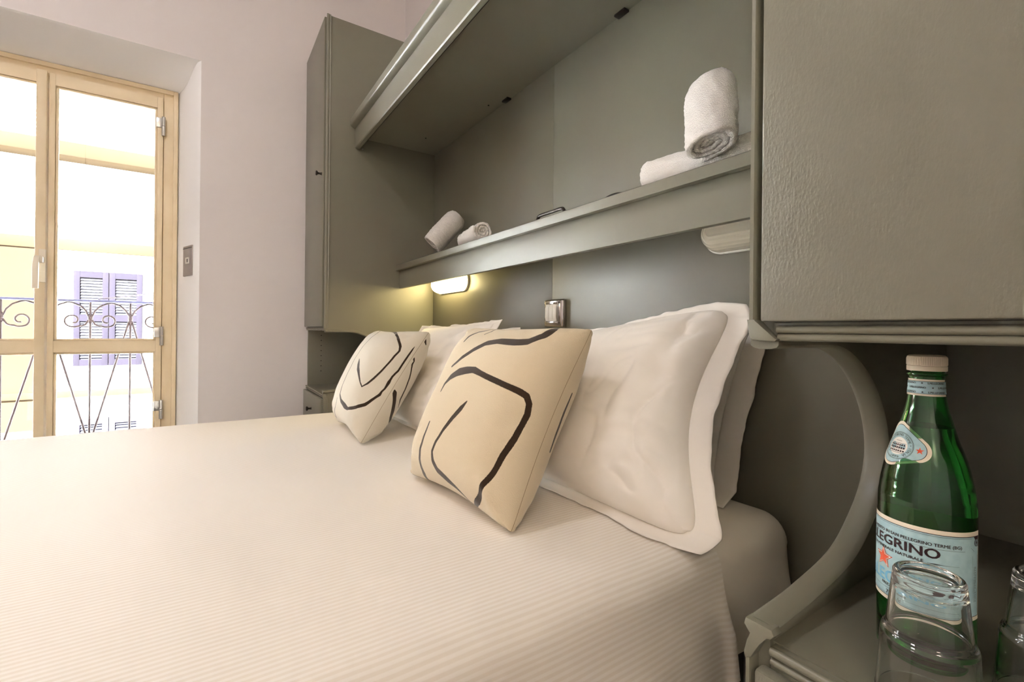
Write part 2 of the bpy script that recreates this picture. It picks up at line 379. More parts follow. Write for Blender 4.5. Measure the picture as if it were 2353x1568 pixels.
# ------------------------------------------------------------------ the two storage towers
ctrl = [(0.507, .628), (0.60, .636), (.70, .655), (.762, .692), (.802, .735), (.817, .785), (.802, .838), (.762, .888), (.712, .922), (.66, .941), (.60, .9445), (.507, .9445)]
CP = catmull([(a, b, 0) for a, b in ctrl], 8); CP = [(p.x, p.y) for p in CP]
def tower(far):
    y0 = 2.48 if far else 0.288
    sg = 1 if far else -1
    Y = lambda s_: y0+sg*s_
    def B(mb, x0, x1, s0, s1, z0, z1, bev=0):
        a, b = sorted((Y(s0), Y(s1))); mb.box(x0, x1, a, b, z0, z1, bev); return mb
    T = thing('storage_cabinet', (0.8, Y(.26), 0),
              ('tall grey green cabinet with drawer niche next to the window wall' if far else
               'large grey green cabinet close by at right, holding bottle and glasses'), 'cabinet', 'cabinets either side of the bed')
    WD = .518
    # inner side panel with the curved cut-out
    pts = [(.512, 2.535), (1.103, 2.535), (1.103, .0), (.512, 0), (.512, .622)] + CP[1:-1] + [(.512, .9445)]
    mb = MB(); a, b = sorted((Y(.004), Y(.022))); mb.prism(pts, 'y', a, b); mb.build('side_panel', paint, T, smooth=False)
    mb = MB(); B(mb, .512, 1.103, WD-.018, WD, 0, 2.535); osd = mb.build('outer_side_panel', paint, T, smooth=False)
    if far:
        for q in range(9):
            z = .942-q*.0305
            hh = MB().lathe([(0, 0), (.0028, 0), (.0028, .001), (0, .001)], (0, 0, 0), 10, M=Matrix.Translation((.585, Y(WD-.018)-.0002, z)) @ Matrix.Rotation(pi/2, 4, 'X')).build('shelf_pin_hole', black, None)
            hh.parent = osd
    B(MB(), 1.088, 1.103, .022, WD-.018, 0, 2.535).build('back_panel', paint, T, smooth=False)
    B(MB(), .512, 1.088, .022, WD-.018, 2.517, 2.535).build('top_panel', paint, T, smooth=False)
    B(MB(), .512, 1.088, .022, WD-.018, .95, .968).build('bottom_panel', paint, T, smooth=False)
    mb = MB(); B(mb, .518, 1.088, .022, WD-.018, .599, .617)
    mb.build('niche_top', paint, T, smooth=False)
    # ribbed front mouldings under the door and along the niche top
    mb = MB()
    for zc, xc, r in ((.617-.0045, .506, .0045), (.601, .5075, .004)):
        a, b = sorted((Y(.026), Y(WD-.004))); mb.tube([(xc, a, zc), (xc, b, zc)], r, 12)
    B(mb, .508, .519, .024, WD-.004, .590, .6155, .001)
    mb.build('niche_moulding', paint, T)
    mb = MB()
    for zc, xc, r in ((.9545, .5055, .0042), (.9465, .508, .0042)):
        a, b = sorted((Y(.03), Y(WD-.004))); mb.tube([(xc, a, zc), (xc, b, zc)], r, 12)
    B(mb, .509, .521, .024, WD-.004, .9425, .962, .001)
    mb.build('door_moulding', paint, T)
    # rounded post profile up the front edge of the side panel
    for z0, z1, nm in ((.955, 2.54, 'upper_post'), (.0, .60, 'lower_post')):
        sec = [(0.002, .0), (.0, .003), (.0, .012), (.002, .0165), (.006, .0165), (.0085, .013), (.0095, .004), (.0095, -.006), (.0, -.006)]
        mb = MB(); pts = [(.508-(h-.003), Y(s_)) for s_, h in sec]
        pts = [(.5145-h*.9, Y(s_)) for s_, h in sec]
        mb.prism(pts, 'z', z0, z1); mb.build(nm, paint, T)
    # curved trim round the cut-out
    sec = [(-.015, .0), (-.015, .007), (-.013, .0095), (-.008, .011), (.0, .0115), (.008, .011), (.013, .0095), (.015, .007), (.015, 0), (.010, -.004), (.0, -.008), (-.010, -.004)]
    yc = Y(.015)
    mb = MB(); mb.sweep(CP, sec, yc); mb.build('curved_trim', paint, T)
    # cast corner pieces
    low = [(.002, .6385), (.030, .6385), (.0325, .633), (.029, .628), (.024, .6275), (.017, .616), (.0085, .598), (.002, .594), (.0, .600), (.0035, .615), (.008, .624), (.0035, .6275), (.0, .631)]
    mb = MB(); mb.prism([(Y(s_), z) for s_, z in low], 'x', .4985, .514, .0008); mb.build('lower_corner', paint, T)
    upc = [(.0, .965), (.0025, .948), (.006, .943), (.030, .9415), (.0325, .944), (.022, .951), (.0085, .965)]
    mb = MB(); mb.prism([(Y(s_), z) for s_, z in upc], 'x', .4985, .514, .0008); mb.build('upper_corner', paint, T)
    # door and drawer
    mb = MB(); B(mb, .492, .511, .018, WD-.004, .9625, 2.53, .0025); dr = mb.build('door', paintd, T)
    kn = [(0, -.030), (.009, -.0295), (.013, -.026), (.012, -.022), (.006, -.018), (.0045, -.010), (.007, -.002), (.009, 0), (0, 0)]
    def knob(y, z, par):
        mb = MB(); mb.lathe(kn, (0, 0, 0), 20, M=Matrix.Translation((.492, y, z)) @ Matrix.Rotation(pi/2, 4, 'Y'))
        k_ = mb.build('knob', chrome if not far else darkm, None); k_.parent = par
    knob(Y(.058), 1.745, dr)
    mb = MB(); B(mb, .490, .508, .016, WD-.004, .36, .594, .004); dw = mb.build('drawer', paintd, T)
    knob(Y(.26), .515, dw)
    mb = MB(); B(mb, .490, .508, .016, WD-.004, .08, .352, .004); dw = mb.build('drawer', paintd, T)
    knob(Y(.26), .24, dw)
    return T
tower(False); tower(True)

# ------------------------------------------------------------------ headboard, shelf and overhead box between the towers
YA, YZ = .290, 2.478
t = thing('headboard_panel', (1.1, 1.385, 0), 'grey green wall panelling behind the bed, in two boards', 'panelling')
for a, b in ((YA, 1.3835), (1.3845, YZ)):
    MB().box(1.088, 1.103, a, b, .3, 1.955, .0006).build('board', paint, t)
t = thing('wall_shelf', (.98, 1.385, 1.17), 'long grey green shelf with towels, fixed over the bed head', 'shelf')
mb = MB(); mb.prism([(.868, 1.300), (1.088, 1.300), (1.088, 1.276), (.885, 1.276), (.885, 1.272), (.866, 1.272), (.864, 1.276), (.864, 1.297)], 'y', YA, YZ, .001)
mb.build('shelf_board', paint, t)
mb = MB(); mb.box(.888, .906, YA, YZ, 1.177, 1.276, .001); mb.build('valance', paint, t)
t = thing('overhead_cabinet', (.85, 1.385, 1.95), 'deep grey green overhead cabinet spanning the bed above the shelf', 'cabinet')
mb = MB(); mb.box(.700, 1.088, YA, YZ, 1.948, 1.966); mb.box(.668, .69, YA, YZ, 1.925, 2.03); mb.box(.69, 1.088, YA, YZ, 2.10, 2.12)
mb.build('box', paint, t, smooth=False)
mb = MB(); mb.prism([(.643, 1.995), (.643, 1.893), (.647, 1.889), (.664, 1.889), (.668, 1.893), (.668, 1.995)], 'y', YA, YZ)
mb.build('fascia', paint, t)
mb = MB(); mb.prism([(.618, 2.035), (.618, 2.006), (.620, 2.002), (.624, 1.999), (.642, 1.991), (.668, 1.991), (.668, 2.035)], 'y', YA, YZ)
mb.build('cornice', paint, t)
mb = MB(); mb.box(.690, .700, YA, YZ, 1.935, 1.962); mb.build('gap_strip', darkm, t)  # dark strip filling the gap between fascia and underside
for y, x in ((1.70, 1.072), (1.035, 1.072)):
    mb = MB(); mb.box(x-.006, x+.016, y-.022, y+.022, 1.940, 1.948, .002); mb.build('fixing_clip', darkm, t)
for x, y in ((1.04, 1.79), (.95, 2.28)):
    MB().lathe([(0, 0), (.004, 0), (.004, .002), (0, .002)], (x, y, 1.9465), 12).build('screw_hole', black, t)
MB().lathe([(0, -.004), (.004, -.003), (.005, 0), (0, 0)], (0, 0, 0), 12, M=Matrix.Translation((.682, 2.478, 1.893)) @ Matrix.Rotation(-pi/2, 4, 'X')).build('screw', steel, t)

# handles lying on the shelf edge
t = thing('bracket_handle', (.92, 1.17, 1.3), 'dark metal bow handle on the middle of the shelf edge', 'handle')
P = catmull([(.905, 1.235, 1.299), (.905, 1.229, 1.318), (.905, 1.214, 1.325), (.905, 1.15, 1.325), (.905, 1.11, 1.325), (.905, 1.098, 1.318), (.905, 1.093, 1.299)], 5)
mb = MB()
for q in range(len(P)-1):
    pass
mb.tube(P, .0055, 8); mb.build('bow', darkm, t)
o = MB().tube(catmull([(.90, .93, 1.298), (.90, .91, 1.308), (.90, .885, 1.311), (.90, .862, 1.308), (.90, .845, 1.298)], 5), .006, 8).build('cable_clip', darkm)
tag(o, 'small dark arched clip on the shelf edge left of the towel pile', 'clip')

# switch plate
t = thing('switch_plate', (1.08, 1.35, 1.02), 'chrome switch plate with three ivory rockers on the panelling', 'switch')
mb = MB(); mb.box(1.068, 1.088, 1.297, 1.408, .965, 1.068, .008, 4)
mb.build('cover_plate', chrome, t)
mb = MB(); mb.box(1.062, 1.069, 1.315, 1.390, .978, .986, .002); mb.box(1.062, 1.069, 1.315, 1.390, 1.050, 1.058, .002)
mb.box(1.062, 1.069, 1.315, 1.319, .978, 1.058, .001); mb.box(1.062, 1.069, 1.386, 1.390, .978, 1.058, .001)
mb.build('inner_frame', chrome, t)
for q in range(3):
    a = 1.3205+q*.0218
    MB().prism([(1.069, .987), (1.060, .988), (1.056, 1.002), (1.057, 1.035), (1.062, 1.049), (1.069, 1.049)], 'y', a, a+.0208, .0006).build('rocker', whitep, t)

# bulkhead lamps under the shelf
def oval_lamp(y0, y1, on):
    t = thing('bed_lamp', (1.07, (y0+y1)/2, 1.19), ('lit oval reading lamp glowing warm under the far end of the shelf' if on else
              'unlit fluted glass reading lamp under the near end of the shelf'), 'lamp', 'lamps under the shelf')
    zc, hz = 1.197, .045; yc, hy = (y0+y1)/2, (y1-y0)/2
    def sh(r, x):                                           # stadium outline at inset r
        out = []
        R_ = hz-r; L_ = hy-hz
        for k in range(33):
            a = -pi/2+pi*k/32; out.append((x, yc+L_+R_*cos(a), zc+R_*sin(a)))
        for k in range(33):
            a = pi/2+pi*k/32; out.append((x, yc-L_+R_*cos(a), zc+R_*sin(a)))
        return out
    mb = MB(); R1 = [mb.bm.verts.new(p) for p in sh(-.004, 1.088)]; R2 = [mb.bm.verts.new(p) for p in sh(-.004, 1.078)]
    n = len(R1)
    for i in range(n): mb.bm.faces.new((R1[i], R1[(i+1) % n], R2[(i+1) % n], R2[i]))
    mb.bm.faces.new(R2); mb.build('lamp_base', whitep, t)
    if on:
        m_ = mat('glowing lamp glass', (255, 240, 205), rough=0.4, emit=(255, 232, 165), es=24)
    else:
        m_ = mat('fluted lamp glass', (240, 232, 212), rough=0.16, trans=0.25, ior=1.4, coat=0.6)
    mb = MB(); rings = []
    for k in range(13):
        a = k/12*pi/2; r = hz*(1-cos(a))*.85; x = 1.078-.048*sin(a)
        rings.append([mb.bm.verts.new(p) for p in sh(r, x)])
    # flutes run along the lamp: modulate each ring a little
    for k, rg in enumerate(rings):
        if k % 2:
            for v in rg: v.co.x -= .0016
    for a, b in zip(rings, rings[1:]):
        for i in range(n): mb.bm.faces.new((a[i], a[(i+1) % n], b[(i+1) % n], b[i]))
    mb.bm.faces.new(rings[-1]); mb.build('lamp_glass', m_, t, angle=12)
    if not on:
        mb = MB(); mb.tube([(1.066, y0+.05, zc), (1.066, y1-.05, zc)], .006, 10); mb.build('tube_bulb', whitep, t)
oval_lamp(2.045, 2.405, True)
oval_lamp(.355, .735, False)

# ------------------------------------------------------------------ bed
BY0, BY1, BZ = .505, 2.305, .56
t = thing('bed', (.05, 1.4, 0), 'double bed with white mattress on a dark base', 'bed')
MB().box(-.92, 1.055, BY0+.05, BY1-.05, .30, BZ-.012, .05, 5).build('mattress', mattm, t)
MB().box(-.88, 1.04, BY0+.09, BY1-.09, .12, .30, .01).build('bed_base', based, t)
for x in (-.8, .95):
    for y in (BY0+.15, BY1-.15):
        MB().box(x-.03, x+.03, y-.03, y+.03, 0, .12, .004).build('leg', based, t)

def prof(a, off=0.0):
    """bed cross-section by arc length from the top centre towards +1 side: returns (dy, z, side factor) ; half width 0.9"""
    hw = .90+off; r = .055; top = hw-r; q = pi/2*r
    if a < top: return a, BZ+off, 0
    if a < top+q:
        th = (a-top)/r; return top+r*sin(th), BZ+off-r+r*cos(th), 0
    return hw, BZ+off-r-(a-top-q), a-top-q
def drape(name, x0, x1, hem_z, off, m_, nx, ny, fold, arcname='arc', head=False):
    hw = .90+off; r = .055; amax = hw-r+pi/2*r+(BZ+off-r-hem_z)
    yc = (BY0+BY1)/2
    mb = MB(); L_ = mb.bm.verts.layers.float.new('arc')
    G = []
    for i in range(nx+1):
        x = x0+(x1-x0)*i/nx; row = []
        for j in range(ny+1):
            # denser near the edges
            s_ = -1+2*j/ny; a = abs(s_)*amax; sgn = -1 if s_ < 0 else 1
            dy, z, dn = prof(a, off)
            xx = x
            k = min(1, dn/.12)
            if dn > 0:
                f = fold(x, dn, sgn)
                dy += f
                z += 0.006*sin(x*7+1)*k
            else:
                n1 = noise.noise(Vector((x*2.1, s_*3.1, 3.3+off*50))); n2 = noise.noise(Vector((x*6, s_*2.2, 9)))
                z += 0.0025*n1*min(1, (x1-x)*6+.3) + .0012*n2
                if a > hw-r: dy += 0.004*noise.noise(Vector((x*5, 0, 1)))
            if head:                                        # rounded head corner of the sheet
                rc = .05; ex = x-(x1-rc)
                if ex > 0:
                    th = min(ex/rc, 1); 
                    side_in = 1-sqrt(max(0, 1-th*th))
                    if a > hw-r-.12: dy -= side_in*rc*min(1, (a-(hw-r-.12))/.12)
                    z -= side_in*.05*(1 if dn == 0 else 0.6)
            v = mb.bm.verts.new((xx, yc+sgn*dy, z)); v[L_] = a*sgn; row.append(v)
        G.append(row)
    for i in range(nx):
        for j in range(ny): mb.bm.faces.new((G[i][j], G[i+1][j], G[i+1][j+1], G[i][j+1]))
    return mb.build(name, m_, None, angle=80)
def fold_c(x, dn, sg):
    k = min(1, dn/.1)
    f = .010*k*(.5+.5*sin(x*17+1.2*sin(x*5)))**2 + .006*k*noise.noise(Vector((x*9, dn*4, sg*3.)))
    f += .012*k*math.exp(-((x-.79)/.015)**2)               # turned edge by the head
    return f + .02*k*dn/.15
def fold_s(x, dn, sg):
    k = min(1, dn/.1)
    return .006*k*sin(x*40+2*sin(x*11))*(.4+.6*sin(x*13)) + .006*k*noise.noise(Vector((x*14, dn*5, 2.+sg))) + .012*k*dn/.15
stripe = mat('white sateen stripe', (238, 231, 222), rough=0.6, sheen=0.15, spec=0.35)
n = stripe.node_tree; b = n.nodes['Principled BSDF']
at_ = n.nodes.new('ShaderNodeAttribute'); at_.attribute_name = 'arc'
m1 = n.nodes.new('ShaderNodeMath'); m1.operation = 'MULTIPLY'; m1.inputs[1].default_value = 2*pi/.0095; n.links.new(at_.outputs['Fac'], m1.inputs[0])
m2 = n.nodes.new('ShaderNodeMath'); m2.operation = 'SINE'; n.links.new(m1.outputs[0], m2.inputs[0])
m3 = n.nodes.new('ShaderNodeMapRange'); m3.inputs[1].default_value = -.35; m3.inputs[2].default_value = .35; n.links.new(m2.outputs[0], m3.inputs[0])
mx = n.nodes.new('ShaderNodeMix'); mx.data_type = 'RGBA'; mx.inputs[6].default_value = lin((231, 223, 212)); mx.inputs[7].default_value = lin((239, 233, 225))
n.links.new(m3.outputs[0], mx.inputs[0]); n.links.new(mx.outputs[2], b.inputs['Base Color'])
m4 = n.nodes.new('ShaderNodeMapRange'); m4.inputs[3].default_value = .75; m4.inputs[4].default_value = .55; n.links.new(m3.outputs[0], m4.inputs[0]); n.links.new(m4.outputs[0], b.inputs['Roughness'])
bn = n.nodes.new('ShaderNodeBump'); bn.inputs['Strength'].default_value = .12; bn.inputs['Distance'].default_value = .001; n.links.new(m2.outputs[0], bn.inputs['Height']); n.links.new(bn.outputs[0], b.inputs['Normal'])
o = drape('fitted_sheet', -.5, 1.072, .345, 0, sheetm, 220, 200, fold_s, head=True)
tag(o, 'plain white bed sheet showing under the pillows at the bed head', 'sheet')
o = drape('bedspread', -.96, .795, .335, .0045, stripe, 260, 260, fold_c)
tag(o, 'white striped bedspread covering the bed and hanging over its side', 'bedspread')

# ------------------------------------------------------------------ pillows and cushions
# a pillow is a bilinear patch between four corners (near bottom, far bottom, far top, near top) blown up along its normal
#PILLOW_BEGIN
def bedz(y, x=0):
    d_ = abs(y-1.405)
    z = .5655 if x < .8 else .562
    if d_ < .845: return z
    if d_ < .9: return z-.055+(.055**2-(d_-.845)**2)**.5
    return -9
def pil_pt(C4, T, s, t, side, pinch, pw, ear, wr, seed, nz=None):
    u, v = 2*s-1, 2*t-1
    pn = pinch if isinstance(pinch, (tuple, list)) else (pinch,)*4
    pu = u*(1-(pn[0] if u < 0 else pn[1])*(1-v*v)**(1.5 if pn[0] > .1 and u < 0 else 1)); pv = v*(1-(pn[2] if v < 0 else pn[3])*(1-u*u))
    if ear:
        c_ = abs(u*v)**10
        pu *= 1+ear*c_; pv *= 1+ear*c_
    S, R_ = (pu+1)/2, (pv+1)/2
    P = [(C4[0][k]*(1-S)+C4[1][k]*S)*(1-R_)+(C4[3][k]*(1-S)+C4[2][k]*S)*R_ for k in range(3)]
    a = [C4[1][k]-C4[0][k]+C4[2][k]-C4[3][k] for k in range(3)]
    b = [C4[3][k]-C4[0][k]+C4[2][k]-C4[1][k] for k in range(3)]
    N = [a[1]*b[2]-a[2]*b[1], a[2]*b[0]-a[0]*b[2], a[0]*b[1]-a[1]*b[0]]
    l = (N[0]**2+N[1]**2+N[2]**2)**.5; N = [q/l for q in N]
    if N[0] > 0: N = [-q for q in N]
    h = (max(0, 1-abs(u)**pw)*max(0, 1-abs(v)**pw))**.5*T/2
    if ear: h = max(h, T*.11*max(0, 1-max(abs(u), abs(v))**12)**.5)
    w_ = wr(u, v, side, seed, h) if wr else 0
    if side < 0 and (not ear or ear < -.05): h = h*.5
    Q = [P[k]+N[k]*side*(h+w_) for k in range(3)]
    z0 = bedz(Q[1], Q[0])
    if Q[2] < z0+.006: Q[2] = z0+.003+(.003*2.718**((Q[2]-z0-.006)/.01))
    return Q
def dens(x):                                               # denser towards the seams
    import math as _m
    return .5-.5*_m.cos(_m.pi*x)*(.55+.45*1) if False else (.5-.5*_m.cos(_m.pi*x))*.75+x*.25
#PILLOW_END
def wr_cush(u, v, side, seed, h):
    n1 = noise.noise(Vector((u*1.6+seed, v*1.6, side*3)))*.006
    e = 1-max(abs(u), abs(v)); r = 0
    c = (abs(u)*abs(v))**3
    r += c*.034*noise.noise(Vector((u*6+seed, v*6, 7)))
    return (n1+r)*min(1, e*6)
def wr_pil(u, v, side, seed, h):
    e = 1-max(abs(u), abs(v))
    n1 = noise.noise(Vector((u*1.2+seed, v*1.3, side*3)))*.008
    # creases running in from the flange at the near end
    cr = 0
    if u < -.1:
        k = (-.1-u)/.9
        q = v*7+2.2*noise.noise(Vector((u*1.5, v*1.2, seed)))
        cr = .010*k*noise.noise(Vector((u*1.3+seed, q, 1)))+.012*k*k*(abs(noise.noise(Vector((u*1.1, v*4+seed*2+u*1.5, 5))))-.2)
    if u < -.3:
        k = ((-.3-u)/.7)
        cr += .011*k*sin((u+.16*v+.07*sin(v*3+seed))*20)*(.5+.5*sin(v*2.2+seed))
    if u < 0 and side > 0:
        k = min(1, -u*1.3)
        for q in range(2):
            nn_ = noise.noise(Vector((u*(2.6+q*1.7)+v*(.9-q*.5)+seed*3+q*7, v*(1.1+q*.5), seed+q)))
            cr -= (.0085-q*.003)*k*max(0, 1-abs(nn_)*7)**2
    c = (abs(u)*abs(v))**2*.014*noise.noise(Vector((u*6, v*6, seed)))
    return (n1+cr+c)*min(1, e*5)
def pillow(name, C4, T, m_, seed, pinch=.05, pw=2.3, ear=0, flange=0, N=110, ink=None, wr=None, fl_ends=(1, 1, 1, 1)):
    mb = MB(); il = mb.bm.verts.layers.float.new('ink') if ink else None
    top = {}; bot = {}
    for i in range(N+1):
        for j in range(N+1):
            s, t = dens(i/N), dens(j/N)
            edge = i in (0, N) or j in (0, N)
            pf = pil_pt(C4, T, s, t, 1, pinch, pw, ear, wr, seed); v = mb.bm.verts.new(pf); top[i, j] = v
            if il is not None: v[il] = ink(pil_pt(C4, T, s, t, 1, pinch, pw, ear, None, seed), 1)
            if edge: bot[i, j] = v
            else:
                v = mb.bm.verts.new(pil_pt(C4, T, s, t, -1, pinch, pw, ear, wr, seed)); bot[i, j] = v
                if il is not None: v[il] = ink(pil_pt(C4, T, s, t, -1, pinch, pw, ear, None, seed), -1)
    for i in range(N):
        for j in range(N):
            mb.bm.faces.new((top[i, j], top[i+1, j], top[i+1, j+1], top[i, j+1]))
            mb.bm.faces.new((bot[i, j+1], bot[i+1, j+1], bot[i+1, j], bot[i, j]))
    o = mb.build(name, m_, None, angle=180)
    if ink:
        ring = [(i, 0) for i in range(N)]+[(N, j) for j in range(N)]+[(i, N) for i in range(N, 0, -1)]+[(0, j) for j in range(N, 0, -1)]
        pts = [pil_pt(C4, T*.98, dens(i/N), dens(j/N), 1, pinch, pw, ear, None, seed) for i, j in ring[::2]]
        so_ = MB().tube(pts, .0006, 6, closed=True).build('seam', mat(name+' seam', (150, 132, 104), rough=.9), None); so_.parent = o
    if flange:
        # flat hem round the seam, thin double cloth with waves
        Cm = [sum((Vector(c) for c in C4), Vector())/4][0]
        ring = [(i, 0) for i in range(N)]+[(N, j) for j in range(N)]+[(i, N) for i in range(N, 0, -1)]+[(0, j) for j in range(N, 0, -1)]
        e1 = (Vector(C4[1])-Vector(C4[0])).normalized(); e2 = (Vector(C4[3])-Vector(C4[0])).normalized(); nn = e1.cross(e2).normalized()
        if nn.x > 0: nn = -nn
        mb = MB(); R = []; K_ = 6
        for q, (i, j) in enumerate(ring):
            s, t = dens(i/N), dens(j/N); u, v = 2*s-1, 2*t-1
            p = Vector(pil_pt(C4, T, s, t, 1, pinch, pw, ear, None, seed))
            du = max(-1, min(1, u*1.0)) if abs(u) > .9999 or abs(u) > .93 else 0
            wgt = max(0, (abs(u)-.93)/.07) if abs(v) > .999 else (1 if abs(u) > .999 else 0)
            wgv = max(0, (abs(v)-.93)/.07) if abs(u) > .999 else (1 if abs(v) > .999 else 0)
            fu = fl_ends[0] if u < 0 else fl_ends[1]; fv = fl_ends[2] if v < 0 else fl_ends[3]
            dirv = e1*(1 if u > 0 else -1)*wgt*fu + (e2 if v > 0 else Vector((-1, 0, -.25))*.8)*wgv*fv
            row = []
            for k in range(K_+1):
                f = k/K_
                wv = .016*f*noise.noise(Vector((u*3.1+seed, v*3.1, 2+seed)))+.007*f*noise.noise(Vector((u*9+seed, v*8, 4)))
                q_ = p+dirv*flange*f*(1+.12*noise.noise(Vector((u*4, v*4, seed))))+nn*(wv)
                q_.z = max(q_.z, bedz(q_.y, q_.x)+.0045)
                row.append(q_)
            R.append(row)
        n_ = len(R)
        for sgn in (1, -1):
            V = [[mb.bm.verts.new(p+nn*sgn*.0012) for p in row] for row in R]
            for q in range(n_):
                a, b = V[q], V[(q+1) % n_]
                for k in range(K_): mb.bm.faces.new((a[k], b[k], b[k+1], a[k+1]) if sgn > 0 else (a[k+1], b[k+1], b[k], a[k]))
            if sgn > 0: V0 = V
            else:
                for q in range(n_): mb.bm.faces.new((V0[q][K_], V0[(q+1) % n_][K_], V[(q+1) % n_][K_], V[q][K_]))
        fo = mb.build('flange', m_, None, angle=180); fo.parent = o
    return o
# white pillows
o = pillow('pillow', [(1.00, .655, .577), (1.00, 1.20, .577), (1.045, 1.20, .885), (1.058, .590, .985)], .06, pillm, 4.2, flange=.055, fl_ends=(1, .3, 1, .4), wr=wr_pil, N=70, pinch=(.07, .05, .04, .04))
tag(o, 'white pillow standing against the panelling, behind the nearest front pillow', 'pillow', 'white pillows')
o = pillow('pillow', [(.735, .508, .570), (.72, 1.27, .572), (.935, 1.24, .905), (.968, .585, 1.010)], .20, pillm, 1.7, pinch=(.17, .03, .02, .03), pw=3, ear=-.07, flange=.05, wr=wr_pil, N=150, fl_ends=(1, .4, 1, .45))
tag(o, 'large white pillow with creased flange, nearest on the bed beside the big cushion', 'pillow', 'white pillows')
o = pillow('pillow', [(1.01, 1.50, .575), (1.01, 2.15, .575), (1.045, 2.15, .925), (1.045, 1.56, .935)], .085, pillm, 8.1, flange=.03, wr=wr_pil, N=60)
tag(o, 'white pillow mostly hidden against the panelling below the lit lamp', 'pillow', 'white pillows')
o = pillow('pillow', [(.68, 1.50, .572), (.67, 2.14, .572), (.90, 2.16, .955), (.90, 1.49, .978)], .16, pillm, 5.5, pinch=.04, pw=2.6, flange=.035, wr=wr_pil, N=90, fl_ends=(1, 1, .6, .5))
tag(o, 'white pillow between the two patterned cushions', 'pillow', 'white pillows')

